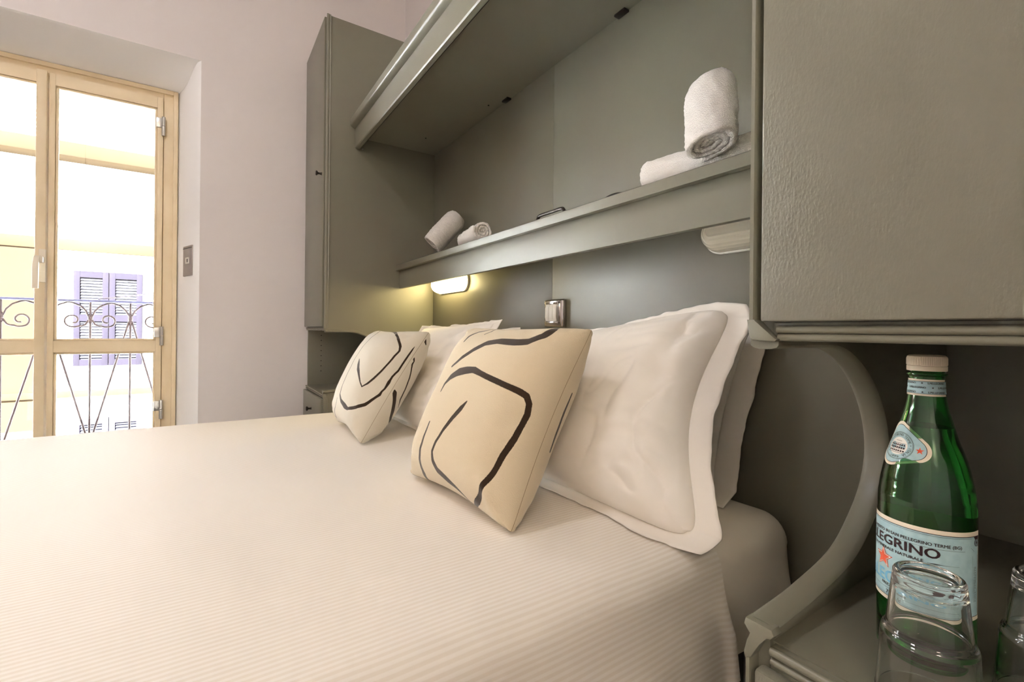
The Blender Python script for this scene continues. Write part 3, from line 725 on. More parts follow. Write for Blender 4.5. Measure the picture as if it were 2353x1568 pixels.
# brush strokes printed on the cushions: (face, [(x, y, z, half width)...]) on the cushion surface
#STROKES
STROKES_A = [(1, [(0.6717, 0.7837, 0.9571, 0.0019), (0.665, 0.7953, 0.9572, 0.0026), (0.6572, 0.8072, 0.957, 0.0032), (0.6388, 0.8057, 0.9529, 0.0091), (0.6124, 0.8106, 0.9409, 0.0096), (0.599, 0.8205, 0.9348, 0.0098), (0.5865, 0.8321, 0.9286, 0.0099), (0.5805, 0.847, 0.9277, 0.0104), (0.5752, 0.8635, 0.9267, 0.0108), (0.5709, 0.8889, 0.9267, 0.0104), (0.5676, 0.917, 0.9265, 0.0095), (0.5624, 0.9361, 0.9234, 0.0093), (0.5575, 0.9563, 0.9203, 0.0091), (0.5485, 0.9706, 0.9124, 0.0085), (0.5403, 0.986, 0.9045, 0.0078), (0.5314, 1.0004, 0.8945, 0.0072), (0.5235, 1.0175, 0.8846, 0.0065), (0.5161, 1.0297, 0.8736, 0.0051), (0.5096, 1.0444, 0.8623, 0.0037)]), (1, [(0.6363, 0.8892, 0.9549, 0.0009), (0.6326, 0.915, 0.9542, 0.0009), (0.6308, 0.9427, 0.9538, 0.001), (0.6285, 0.9721, 0.9536, 0.0011), (0.6222, 1.0132, 0.9539, 0.003), (0.5956, 1.0014, 0.9474, 0.0026), (0.5816, 1.0098, 0.9411, 0.0022)]), (1, [(0.6173, 1.028, 0.9538, 0.003), (0.6012, 1.036, 0.9504, 0.0034), (0.5919, 1.0559, 0.9473, 0.0038), (0.5715, 1.0685, 0.9349, 0.0038), (0.5556, 1.068, 0.9211, 0.0023)]), (1, [(0.4752, 1.0314, 0.8029, 0.0022), (0.4853, 1.0316, 0.821, 0.0044), (0.4949, 1.0178, 0.8385, 0.0093), (0.5027, 0.9922, 0.8506, 0.0114), (0.5078, 0.963, 0.8561, 0.0104), (0.5123, 0.9303, 0.8596, 0.0079), (0.5118, 0.9027, 0.8547, 0.0065), (0.5124, 0.8773, 0.8501, 0.0065), (0.5145, 0.8548, 0.8459, 0.0066), (0.5179, 0.8351, 0.8416, 0.0065), (0.5224, 0.8178, 0.837, 0.0065), (0.5291, 0.8011, 0.832, 0.0067), (0.5369, 0.7871, 0.8265, 0.0071), (0.5454, 0.7747, 0.8185, 0.0069), (0.5468, 0.7669, 0.803, 0.0065), (0.5399, 0.763, 0.7826, 0.0067), (0.5261, 0.7625, 0.7622, 0.0061), (0.5179, 0.7627, 0.7512, 0.0065), (0.51, 0.7624, 0.7396, 0.0065), (0.501, 0.7632, 0.7288, 0.007), (0.4922, 0.7645, 0.7183, 0.0065), (0.4838, 0.7658, 0.7077, 0.0067), (0.4762, 0.7666, 0.6962, 0.0065), (0.469, 0.7681, 0.6851, 0.0063), (0.4622, 0.77, 0.6735, 0.0064), (0.4556, 0.7737, 0.6611, 0.006), (0.4503, 0.7788, 0.6478, 0.006), (0.4475, 0.7859, 0.6328, 0.006), (0.4495, 0.8014, 0.614, 0.0078), (0.4603, 0.8252, 0.5964, 0.005)]), (1, [(0.4773, 0.905, 0.7959, 0.0022), (0.468, 0.9146, 0.7807, 0.0068), (0.4614, 0.9217, 0.7695, 0.0067), (0.4548, 0.9294, 0.7576, 0.0062), (0.4478, 0.9362, 0.7436, 0.0056), (0.4414, 0.9439, 0.7294, 0.0046), (0.4358, 0.9498, 0.7146, 0.004), (0.4314, 0.9582, 0.7002, 0.0041), (0.4275, 0.9658, 0.6783, 0.0041), (0.4279, 0.9604, 0.6585, 0.0062), (0.4319, 0.9455, 0.6407, 0.0082), (0.4346, 0.9275, 0.6352, 0.0085), (0.4377, 0.9103, 0.6291, 0.0087), (0.4424, 0.8824, 0.6213, 0.0059), (0.4463, 0.8684, 0.6149, 0.0046), (0.4512, 0.8569, 0.6077, 0.0032), (0.4594, 0.8498, 0.5978, 0.0032), (0.4601, 0.8269, 0.5966, 0.0013)]), (1, [(0.4406, 1.0176, 0.7354, 0.0029), (0.4343, 1.0191, 0.7187, 0.0036), (0.4291, 1.0233, 0.7012, 0.0043), (0.426, 1.0249, 0.6865, 0.0047), (0.4243, 1.0296, 0.672, 0.0051), (0.4242, 1.0287, 0.6576, 0.0055), (0.426, 1.0331, 0.6415, 0.0059), (0.4361, 1.0377, 0.6133, 0.0067), (0.4629, 1.0677, 0.5817, 0.0062), (0.4656, 1.0406, 0.5835, 0.0021), (0.4681, 1.0121, 0.585, 0.0016), (0.4711, 0.9734, 0.5861, 0.0017), (0.4674, 0.9257, 0.591, 0.0039), (0.4627, 0.8864, 0.5949, 0.0017), (0.4595, 0.8491, 0.5977, 0.0016)]), (-1, [(0.654, 0.7605, 0.8173, 0.0026), (0.6474, 0.7605, 0.8051, 0.0032), (0.6406, 0.7603, 0.793, 0.0038), (0.6339, 0.7601, 0.7811, 0.0044), (0.6269, 0.7601, 0.7664, 0.0046), (0.6206, 0.7603, 0.7519, 0.0049), (0.6132, 0.7597, 0.7379, 0.0051), (0.6073, 0.7593, 0.7261, 0.0046), (0.6021, 0.7591, 0.7145, 0.0042), (0.5963, 0.7585, 0.7029, 0.0038)])]
STROKES_B = [(1, [(0.6132, 1.8571, 0.9418, 0.0008), (0.6101, 1.9226, 0.9441, 0.0022), (0.5756, 1.8507, 0.9361, 0.0021), (0.5598, 1.837, 0.9281, 0.002), (0.5474, 1.8333, 0.9198, 0.002), (0.534, 1.8262, 0.9083, 0.002), (0.5221, 1.8242, 0.8962, 0.002), (0.5119, 1.8267, 0.8842, 0.002), (0.5028, 1.8238, 0.8719, 0.002), (0.4942, 1.8221, 0.8593, 0.002), (0.4866, 1.8237, 0.8475, 0.002), (0.4788, 1.8253, 0.8347, 0.002), (0.4712, 1.8207, 0.8216, 0.0021), (0.4636, 1.816, 0.8085, 0.0022), (0.4567, 1.8132, 0.7967, 0.0023), (0.4492, 1.8089, 0.7835, 0.0023), (0.4413, 1.8004, 0.7691, 0.0024), (0.4341, 1.7934, 0.7553, 0.0025), (0.4274, 1.7886, 0.7413, 0.0026), (0.421, 1.7798, 0.7258, 0.0033), (0.4159, 1.7744, 0.711, 0.0039), (0.4109, 1.7423, 0.6934, 0.0071), (0.4094, 1.6858, 0.6823, 0.0094), (0.4118, 1.6529, 0.6768, 0.0055), (0.4201, 1.6293, 0.6822, 0.0064), (0.4307, 1.6132, 0.6861, 0.0063), (0.4426, 1.6033, 0.6909, 0.0062), (0.4553, 1.5965, 0.6953, 0.0063), (0.4664, 1.594, 0.7022, 0.0054), (0.4772, 1.5928, 0.7094, 0.0049), (0.4901, 1.592, 0.7176, 0.0042), (0.5037, 1.5914, 0.7256, 0.0048), (0.5119, 1.5931, 0.7363, 0.0032), (0.5219, 1.5936, 0.7446, 0.0031), (0.5298, 1.5951, 0.7551, 0.0043), (0.5367, 1.5964, 0.7652, 0.0055), (0.5436, 1.5977, 0.7752, 0.0039), (0.5505, 1.5988, 0.7853, 0.0034), (0.5606, 1.5994, 0.7952, 0.0034), (0.5718, 1.5997, 0.8046, 0.0034), (0.5798, 1.6006, 0.816, 0.0033), (0.5881, 1.6014, 0.8279, 0.0033), (0.597, 1.6021, 0.8403, 0.0033), (0.6059, 1.6026, 0.8527, 0.0033), (0.6153, 1.603, 0.8654, 0.0031), (0.6252, 1.6033, 0.8786, 0.0026), (0.6335, 1.6034, 0.8893, 0.001)]), (1, [(0.6117, 1.8197, 0.9413, 0.002), (0.6121, 1.7706, 0.9416, 0.0086), (0.5934, 1.684, 0.9339, 0.0051), (0.5879, 1.6399, 0.9123, 0.005), (0.5853, 1.6229, 0.8907, 0.0047), (0.5815, 1.6167, 0.8751, 0.0036), (0.5731, 1.6168, 0.8657, 0.0035), (0.5641, 1.6175, 0.857, 0.0037), (0.5534, 1.6175, 0.8445, 0.0036), (0.5427, 1.6178, 0.8324, 0.0035), (0.5334, 1.6183, 0.8224, 0.0035), (0.5243, 1.6187, 0.8123, 0.0036), (0.5154, 1.6193, 0.8027, 0.0038), (0.5035, 1.6206, 0.7907, 0.0039), (0.4916, 1.6224, 0.779, 0.0043), (0.482, 1.6249, 0.7706, 0.0042), (0.4725, 1.628, 0.7626, 0.0042), (0.4561, 1.6388, 0.7518, 0.0024), (0.4551, 1.6576, 0.7649, 0.0022), (0.4567, 1.6724, 0.7757, 0.0033), (0.4593, 1.69, 0.787, 0.0042), (0.4629, 1.7084, 0.7978, 0.0058), (0.4669, 1.7294, 0.8083, 0.007), (0.476, 1.7536, 0.8256, 0.0071), (0.4837, 1.7704, 0.8393, 0.002)]), (-1, [(0.6773, 1.6064, 0.8968, 0.0021), (0.6705, 1.6022, 0.9178, 0.0069), (0.6685, 1.6022, 0.915, 0.0034), (0.6606, 1.6022, 0.9039, 0.0029), (0.6476, 1.6022, 0.8854, 0.0028), (0.6407, 1.6022, 0.8755, 0.0028), (0.6339, 1.6021, 0.8659, 0.0027), (0.6274, 1.6019, 0.8566, 0.0061), (0.6325, 1.6034, 0.8373, 0.0024), (0.625, 1.603, 0.8262, 0.0034), (0.6231, 1.6041, 0.8121, 0.0029), (0.6207, 1.606, 0.7943, 0.0028), (0.617, 1.608, 0.7773, 0.0031), (0.6119, 1.6086, 0.7639, 0.0032), (0.6069, 1.6096, 0.7502, 0.0034), (0.602, 1.6104, 0.7371, 0.0033), (0.596, 1.6105, 0.7248, 0.0036), (0.5903, 1.6105, 0.7126, 0.0041), (0.5845, 1.6105, 0.7006, 0.0042), (0.5829, 1.6158, 0.6847, 0.0031), (0.5829, 1.6256, 0.6676, 0.0019)]), (-1, [(0.5521, 1.5932, 0.7478, 0.0008), (0.5577, 1.5935, 0.7278, 0.0087), (0.5577, 1.5945, 0.7077, 0.0077), (0.5575, 1.596, 0.6951, 0.0081), (0.5561, 1.5975, 0.6827, 0.0084), (0.5548, 1.5996, 0.6703, 0.0095), (0.5535, 1.6028, 0.6577, 0.0104), (0.5499, 1.6061, 0.6433, 0.0098), (0.5476, 1.6123, 0.6293, 0.0092), (0.5467, 1.6258, 0.6143, 0.0078), (0.5399, 1.63, 0.6042, 0.0026), (0.5242, 1.6212, 0.5945, 0.001)]), (1, [(0.4126, 1.8028, 0.6953, 0.002), (0.4105, 1.8065, 0.6788, 0.002), (0.4112, 1.8246, 0.659, 0.002), (0.4196, 1.8676, 0.629, 0.0028), (0.4315, 1.8982, 0.6058, 0.0049)])]
#STROKES_END
def ink_fn(strokes):
    segs = []
    for sd_, pts in strokes:
        for a, b in zip(pts, pts[1:]): segs.append((sd_, a[0], a[1], a[2], a[3], b[0]-a[0], b[1]-a[1], b[2]-a[2], b[3]-a[3]))
    def f(p, side):
        x, y, z = p; best = -1
        for sd_, x0, y0, z0, w0, dx, dy, dz, dw in segs:
            if sd_ != side: continue
            ax, ay, az = x-x0, y-y0, z-z0
            if ax*ax+ay*ay+az*az > .0064: continue
            k = max(0, min(1, (ax*dx+ay*dy+az*dz)/(dx*dx+dy*dy+dz*dz+1e-12)))
            d_ = w0+dw*k-sqrt((ax-dx*k)**2+(ay-dy*k)**2+(az-dz*k)**2)
            if d_ > best: best = d_
        return best
    return f
def cush_mat(name, rgb):
    M = mat(name, rgb, rough=0.9, sheen=0.3, spec=0.15)
    n = M.node_tree; b = n.nodes['Principled BSDF']; L = n.links
    a = n.nodes.new('ShaderNodeAttribute'); a.attribute_name = 'ink'
    tc = n.nodes.new('ShaderNodeTexCoord'); ns = n.nodes.new('ShaderNodeTexNoise'); ns.inputs['Scale'].default_value = 500
    L.new(tc.outputs['Object'], ns.inputs[0])
    ad = n.nodes.new('ShaderNodeMath'); ad.operation = 'MULTIPLY_ADD'; ad.inputs[1].default_value = .0016; L.new(ns.outputs[0], ad.inputs[0])
    sb = n.nodes.new('ShaderNodeMath'); sb.operation = 'SUBTRACT'; sb.inputs[1].default_value = .0008; L.new(a.outputs['Fac'], sb.inputs[0]); L.new(sb.outputs[0], ad.inputs[2])
    mr = n.nodes.new('ShaderNodeMapRange'); mr.inputs[1].default_value = -.0004; mr.inputs[2].default_value = .0004; L.new(ad.outputs[0], mr.inputs[0])
    mx = n.nodes.new('ShaderNodeMix'); mx.data_type = 'RGBA'; mx.inputs[6].default_value = lin(rgb); mx.inputs[7].default_value = lin((56, 42, 30))
    L.new(mr.outputs[0], mx.inputs[0]); L.new(mx.outputs[2], b.inputs['Base Color'])
    bp = n.nodes.new('ShaderNodeBump'); bp.inputs['Strength'].default_value = .5; bp.inputs['Distance'].default_value = .0015; L.new(ns.outputs[0], bp.inputs['Height']); L.new(bp.outputs[0], b.inputs['Normal'])
    return M
#CUSH_BEGIN
CA = [(.478, .722, .572), (.452, 1.160, .572), (.665, 1.20, .957), (.700, .745, .957)]; TA = .205
CB = [(.430, 1.553, .572), (.455, 1.985, .572), (.640, 2.02, .945), (.690, 1.60, .945)]; TB = .205
#CUSH_END
o = pillow('throw_cushion', CA, TA, cush_mat('beige linen', (210, 194, 166)), 0.3, pinch=.075, pw=3.3, ear=-.02, N=230, ink=ink_fn(STROKES_A), wr=wr_cush)
tag(o, 'large beige cushion with bold black brush lines, leaning nearest on the bed', 'cushion', 'patterned cushions')
o = pillow('throw_cushion', CB, TB, cush_mat('cream linen', (216, 208, 192)), 2.3, pinch=.085, pw=3.2, ear=-.02, N=210, ink=ink_fn(STROKES_B), wr=wr_cush)
tag(o, 'smaller looking cream cushion with black brush lines, farther along towards the window', 'cushion', 'patterned cushions')

# ------------------------------------------------------------------ rolled towels
def towel(base, top, R, label, turns=3.6, seed=0, flat=1.0, roll=0, group='rolled white towels on the shelf'):
    base = Vector(base); top = Vector(top); ax = (top-base); L_ = ax.length; ax.normalize()
    ref = Vector((0, 0, 1)) if abs(ax.z) < .9 else Vector((-1, 0, 0))
    e1 = (ref-ax*ref.dot(ax)).normalized(); e2 = ax.cross(e1)
    th = R/(turns+.35)
    n = int(turns*44); mb = MB(); nl = 40
    def cs(k, side):
        a = 2*pi*turns*k/n+roll; r = R-th*turns*(1-k/n)-.0
        r += side*th*.46-th*.46
        r *= 1+.05*noise.noise(Vector((cos(a)*1.3, sin(a)*1.3, seed+a*.05)))
        return a, max(r, .001)
    def pt(k, side, q):
        l = L_*q; a, r = cs(k, side)
        e = min(q, 1-q)*L_; rnd = 1-(.07 if q < .5 else .24)*max(0, 1-e/(.018 if q < .5 else .035))**2
        r *= rnd
        # inner turns sit a little back from the mouth
        tel = (1-k/n)*.010*(1 if q < .5 else -1)*max(0, 1-e/.03)
        rn = r+.0026*noise.noise(Vector((cos(a)*r*260, sin(a)*r*260, l*260+seed)))+.003*noise.noise(Vector((cos(a)*3, sin(a)*3, l*22+seed)))
        tel += .0025*noise.noise(Vector((a*1.5, seed, q*2)))*max(0, 1-e/.03)
        return base+ax*(l+tel)+e1*rn*cos(a)*flat+e2*rn*sin(a)
    V = {}
    for sd_ in (1, -1):
        for k in range(n+1):
            for q in range(nl+1): V[sd_, k, q] = mb.bm.verts.new(pt(k, sd_, q/nl))
    for k in range(n):
        for q in range(nl):
            mb.bm.faces.new((V[1, k, q], V[1, k+1, q], V[1, k+1, q+1], V[1, k, q+1]))
            mb.bm.faces.new((V[-1, k, q+1], V[-1, k+1, q+1], V[-1, k+1, q], V[-1, k, q]))
        mb.bm.faces.new((V[1, k, 0], V[-1, k, 0], V[-1, k+1, 0], V[1, k+1, 0]))
        mb.bm.faces.new((V[1, k+1, nl], V[-1, k+1, nl], V[-1, k, nl], V[1, k, nl]))
    for q in range(nl):
        mb.bm.faces.new((V[1, n, q], V[-1, n, q], V[-1, n, q+1], V[1, n, q+1]))
        mb.bm.faces.new((V[1, 0, q+1], V[-1, 0, q+1], V[-1, 0, q], V[1, 0, q]))
    o = mb.build('rolled_towel', terry, None, angle=120)
    return tag(o, label, 'towel', group)
towel((.915, 2.11, 1.366), (1.035, 2.07, 1.512), .064, 'rolled white towel leaning at the far end of the shelf', seed=3, flat=.9)
towel((.925, 1.625, 1.348), (.975, 1.87, 1.348), .047, 'rolled white towel lying with its coiled end showing, far end of the shelf', seed=8, roll=1.4)
towel((.902, .608, 1.352), (.950, .646, 1.518), .070, 'tall rolled white towel leaning up in the pile at the near end of the shelf', seed=12, flat=.66)
towel((.962, .825, 1.351), (1.036, .42, 1.351), .049, 'rolled white towel lying along the shelf behind the tall one', seed=15)

# ------------------------------------------------------------------ water bottle
BC = Vector((.639, .172, 0)); BZ0 = .617
PH0 = math.atan2(-BC.y, -BC.x)                              # direction from the bottle to the camera
ggreen = mat('green bottle glass', (0.22, 0.74, 0.28, 1), rough=0.0, trans=1, ior=1.5, raw=True)
water = mat('water', (0.98, 1, 0.98, 1), rough=0.0, trans=1, ior=1.33, raw=True)
outer = [(.0, .004), (.016, .003), (.030, .0), (.0355, .001), (.039, .005), (.040, .012), (.040, .144), (.0388, .168), (.0366, .184), (.0324, .204), (.026, .224), (.0221, .239), (.0181, .254), (.0158, .268), (.0148, .278), (.0146, .289), (.0165, .2905), (.0165, .2925), (.0142, .294), (.0142, .306)]
def smooth_prof(p, n=5):
    q = catmull([(a, b, 0) for a, b in p], n); return [(max(v.x, 0), v.y) for v in q]
op = smooth_prof(outer)
op[0] = (0, outer[0][1])
def Rz(z):                                                  # outer radius at world z
    h = z-BZ0
    for (r0, z0), (r1, z1) in zip(op[20:], op[21:]):
        if z0 <= h <= z1 and z1 > z0: return r0+(r1-r0)*(h-z0)/(z1-z0)
    return .04
bt = thing('water_bottle', (BC.x, BC.y, BZ0), 'green glass bottle of sparkling water with pale blue labels and white cap', 'bottle')
inner = [(r-.0022, z) for r, z in outer[5:]]
ip = smooth_prof(inner); 
prof_all = op + [(.0125, .306)] + ip[::-1] + [(.034, .0075), (.02, .0065), (0, .0075)]
MB().lathe(prof_all, (BC.x, BC.y, BZ0+.0005), 96).build('bottle_glass', ggreen, bt, angle=60)
lvl = .237
wp = [(0, .0068), (.02, .0062), (.034, .0072)] + [(r+.0002, z) for r, z in ip if z < lvl] 
wp += [(wp[-1][0], lvl), (0, lvl)]
MB().lathe(wp, (BC.x, BC.y, BZ0+.0005), 96).build('water', water, bt, angle=60)
capm = mat('ivory bottle cap', (222, 208, 186), rough=0.4)
def capr():
    mb = MB(); rings = []
    Z = [(.0130, .2955), (.0163, .2955), (.0165, .2965), (.0165, .3005), (.0160, .3008), (.0163, .3012), (.0165, .302), (.0165, .3085), (.0160, .3105), (.0145, .3118), (.010, .3124), (0, .3126)]
    n = 180
    for k, (r, z) in enumerate(Z):
        if r == 0: rings.append([mb.bm.verts.new((BC.x, BC.y, BZ0+z))]); continue
        rib = .00022 if k in (6, 7) else 0
        rings.append([mb.bm.verts.new((BC.x+(r+rib*(1 if i % 3 == 0 else -1))*cos(2*pi*i/n), BC.y+(r+rib*(1 if i % 3 == 0 else -1))*sin(2*pi*i/n), BZ0+z)) for i in range(n)])
    for a, b in zip(rings, rings[1:]):
        for i in range(n):
            if len(b) == 1: mb.bm.faces.new((a[i], a[(i+1) % n], b[0]))
            else: mb.bm.faces.new((a[i], a[(i+1) % n], b[(i+1) % n], b[i]))
    return mb
capr().build('bottle_cap', capm, bt, angle=40)
# --- labels: surface coordinates (phi to the right as seen from the room, world z)
def onb(phi, z, h=0):
    r = Rz(z)+.0004+h; a = PH0+phi
    return Vector((BC.x+r*cos(a), BC.y+r*sin(a), z))
lblue = mat('pale blue label paper', (176, 208, 214), rough=0.45, var=(120, (166, 200, 208), 0.4, 0.6))
lcream = mat('cream label paper', (236, 226, 206), rough=0.45)
linkm = mat('dark label ink', (52, 34, 40), rough=0.5)
lred = mat('red label ink', (226, 92, 58), rough=0.5)
lsky = mat('sky blue label ink', (120, 190, 222), rough=0.5)
lwhite = mat('white label ink', (240, 238, 232), rough=0.5)
lgrey = mat('grey label ink', (120, 140, 150), rough=0.5)
def patch(phi0, phi1, z0, z1, h, nphi=80, nz=14):
    mb = MB(); mb.grid(nphi, nz, lambda i, j: onb(phi0+(phi1-phi0)*i, z0+(z1-z0)*j, h)); return mb
def sub(mb, name, m_, par, **k):
    o = mb.build(name, m_, None, recalc=False, smooth=False); o.parent = par; return o
_fc = {}
def text_tris(s_):
    """flat triangles of a line of text, in em units"""
    if s_ not in _fc:
        cu = bpy.data.curves.new('t', 'FONT'); cu.body = s_; cu.size = 1; cu.resolution_u = 3; cu.fill_mode = 'FRONT'
        ob = bpy.data.objects.new('t', cu); COL.objects.link(ob)
        dg = bpy.context.evaluated_depsgraph_get(); dg.update()
        me = bpy.data.meshes.new_from_object(ob.evaluated_get(dg))
        bm = bmesh.new(); bm.from_mesh(me); bmesh.ops.triangulate(bm, faces=bm.faces)
        _fc[s_] = ([tuple(v.co[:2]) for v in bm.verts], [tuple(v.index for v in f.verts) for f in bm.faces])
        bm.free(); bpy.data.meshes.remove(me); bpy.data.objects.remove(ob); bpy.data.curves.remove(cu)
    return _fc[s_]
def put(mb, V, F, fn):
    vs = [mb.bm.verts.new(fn(x, y)) for x, y in V]
    for f in F:
        try: mb.bm.faces.new([vs[i] for i in f])
        except ValueError: pass
def subdiv_text(s_, wx, hy, bold=0):
    V, F = text_tris(s_); xs = [v[0] for v in V]; x0, x1 = min(xs), max(xs)
    return [((x-x0)/(x1-x0)*wx, y/.73*hy) for x, y in V], F
def label_text(mb, s_, phi_end, width, z, hcap, h=.0006, r=.0404, bold=0, start=None):
    """text whose right end sits at phi_end; width in metres along the surface"""
    V, F = subdiv_text(s_, width, hcap)
    p0 = phi_end-width/r if start is None else start
    offs = [(0, 0)] if not bold else [(0, 0), (bold, 0), (-bold, 0), (0, bold*.6), (0, -bold*.6)]
    for k, (ox, oy) in enumerate(offs):
        put(mb, V, F, lambda x, y: onb(p0+(x+ox)/r, z+y+oy, h+k*1e-6))
def star_tris(ri=.42):
    V = [(0, 0)]+[((1 if k % 2 == 0 else ri)*sin(pi*k/5), (1 if k % 2 == 0 else ri)*cos(pi*k/5)) for k in range(10)]
    return V, [(0, 1+k, 1+(k+1) % 10) for k in range(10)]
def star(mb, phi, z, R, h, r=.0404, ri=.42):
    V, F = star_tris(ri); put(mb, [(x*R, y*R) for x, y in V], F, lambda x, y: onb(phi+x/r, z+y, h))
def disc(mb, phi, z, R, h, r=.0404, n=24, inner=0):
    if inner:
        a = [mb.bm.verts.new(onb(phi+R*sin(2*pi*k/n)/r, z+R*cos(2*pi*k/n), h)) for k in range(n)]
        b = [mb.bm.verts.new(onb(phi+inner*sin(2*pi*k/n)/r, z+inner*cos(2*pi*k/n), h)) for k in range(n)]
        for k in range(n): mb.bm.faces.new((a[k], a[(k+1) % n], b[(k+1) % n], b[k]))
    else:
        V = [(0, 0)]+[(R*sin(2*pi*k/n), R*cos(2*pi*k/n)) for k in range(n)]
        put(mb, V, [(0, 1+k, 1+(k+1) % n) for k in range(n)], lambda x, y: onb(phi+x/r, z+y, h))
def hline(mb, p0, p1, z, t_, h, n=60):
    for k in range(n):
        a, b = p0+(p1-p0)*k/n, p0+(p1-p0)*(k+1)/n
        mb.quadpts([onb(a, z-t_/2, h), onb(b, z-t_/2, h), onb(b, z+t_/2, h), onb(a, z+t_/2, h)])
def vline(mb, p, z0, z1, t_, h, r=.0404):
    mb.quadpts([onb(p-t_/2/r, z0, h), onb(p+t_/2/r, z0, h), onb(p+t_/2/r, z1, h), onb(p-t_/2/r, z1, h)])
PR = 1.33; PL = -4.6; ZT, ZB = .758, .671
L1 = patch(PL, PR, ZB, ZT, 0, 160, 6).build('front_label', lcream, bt)
L1['label'] = 'pale blue wrap-round paper label'
sub(patch(PL+.05, PR-.07, ZB+.0045, ZT-.0045, .0002, 160, 6), 'label_field', lblue, L1)
mb = MB()
hline(mb, PL+.05, PR-.07, ZT-.0045, .0006, .0004, 150); hline(mb, PL+.05, PR-.07, ZB+.0045, .0006, .0004, 150)
vline(mb, PR-.07, ZB+.0045, ZT-.0045, .0008, .0004)
hline(mb, PL+.1, .80, .7395, .00022, .0005, 120)
hline(mb, PL+.1, .98, ZT-.0062, .00022, .0005, 120)
vline(mb, PR-.12, ZB+.007, .735, .00022, .0005); vline(mb, 1.02, ZB+.02, .735, .00015, .0005)
hline(mb, PL+.1, .9, .6835, .00022, .0005, 120); hline(mb, PL+.1, .98, .6772, .00022, .0005, 120)
# black corner with round emblem
mb.quadpts([onb(1.06, ZT-.0047, .0004), onb(PR-.07, ZT-.0047, .0004), onb(PR-.07, ZT-.016, .0004), onb(1.16, ZT-.010, .0004)])
disc(mb, 1.155, ZT-.0105, .0038, .0008, inner=.0033)
label_text(mb, 'S.PELLEGRINO', .275, .097, .7300, .0096, bold=.00045)
label_text(mb, 'IMBOTTIGLIAMENTO IN SAN PELLEGRINO TERME (BG)',   .715, .106, .7418, .0032, bold=.0001)
label_text(mb, 'ACQUA MINERALE NATURALE', -.03, .063, .7240, .0030, bold=.00012)
for k in range(26): disc(mb, .05+k*.024, .7245, .0001+.00035*math.exp(-((k-6)/4.5)**2)+.00012, .0006, n=8)
for k in range(5): disc(mb, .97+k*.022, .7425-.0013*k*.6, .0003, .0006, n=8)
label_text(mb, 'FRIZZANTE', -.42, .022, .6862, .0028, bold=.0001)
label_text(mb, '75cl', -.62, .0085, .6778, .0040, bold=.0001)
for k, s_ in enumerate(('NON DISPERDERE IL VETRO', 'NELL AMBIENTE')):
    V, F = subdiv_text(s_, .034, .0014)
    put(mb, V, F, lambda x, y: onb(1.09+k*.05-y/.0404, .690+x, .0006))
for k in range(8): label_text(mb, ('calcio 178', 'magnesio', 'sodio 33', 'potassio', 'solfati 445', 'cloruri', 'nitrati', 'silice')[k], .80, .011, .709-.0024*k, .0012)
sub(mb, 'lettering', linkm, L1)
mb = MB(); disc(mb, 1.155, ZT-.0105, .0033, .0007); sub(mb, 'emblem', lgrey, L1)
mb = MB(); star(mb, 1.155, ZT-.0105, .0018, .0009); sub(mb, 'emblem_star', linkm, L1)
mb = MB(); label_text(mb, 'S.PELLEGRINO', .42, .105, .6900, .0125, bold=.0005, h=.0005); sub(mb, 'blue_lettering', lsky, L1)
mb = MB(); star(mb, -.93, .7140, .0115, .0006, ri=.45); sub(mb, 'star_outline', lred, L1)
mb = MB(); star(mb, -.93, .7140, .0100, .0008, ri=.45); sub(mb, 'star_white', lwhite, L1)
mb = MB(); star(mb, -.93, .7140, .0084, .0010, ri=.45); sub(mb, 'star_red', lred, L1)
# neck band
NB0, NB1 = .8868, .9040
L2 = patch(-2.9, 1.25, NB0, NB1, 0, 60, 8).build('neck_label', lcream, bt)
sub(patch(-2.9, 1.35, NB0+.0022, NB1-.0022, .0003, 60, 6), 'neck_field', lblue, L2)
mb = MB(); hline(mb, -2.9, 1.25, NB0+.0022, .0003, .0005, 50); hline(mb, -2.9, 1.25, NB1-.0022, .0003, .0005, 50)
for row, (z, ph) in enumerate(((.8992, .05), (.8946, -1.02), (.8898, .08))):
    for rep in range(3):
        p = ph-1.62*rep if row != 1 else ph+1.62-1.62*rep
        if p < 1.0: label_text(mb, 'S.PELLEGRINO', 0, .0150, z, .0019, h=.0006, r=.0152, start=p, bold=.00007)
        if p-.25 < 1.2: star(mb, p-.28, z+.0009, .0011, .0006, r=.0152)
sub(mb, 'lettering', linkm, L2)
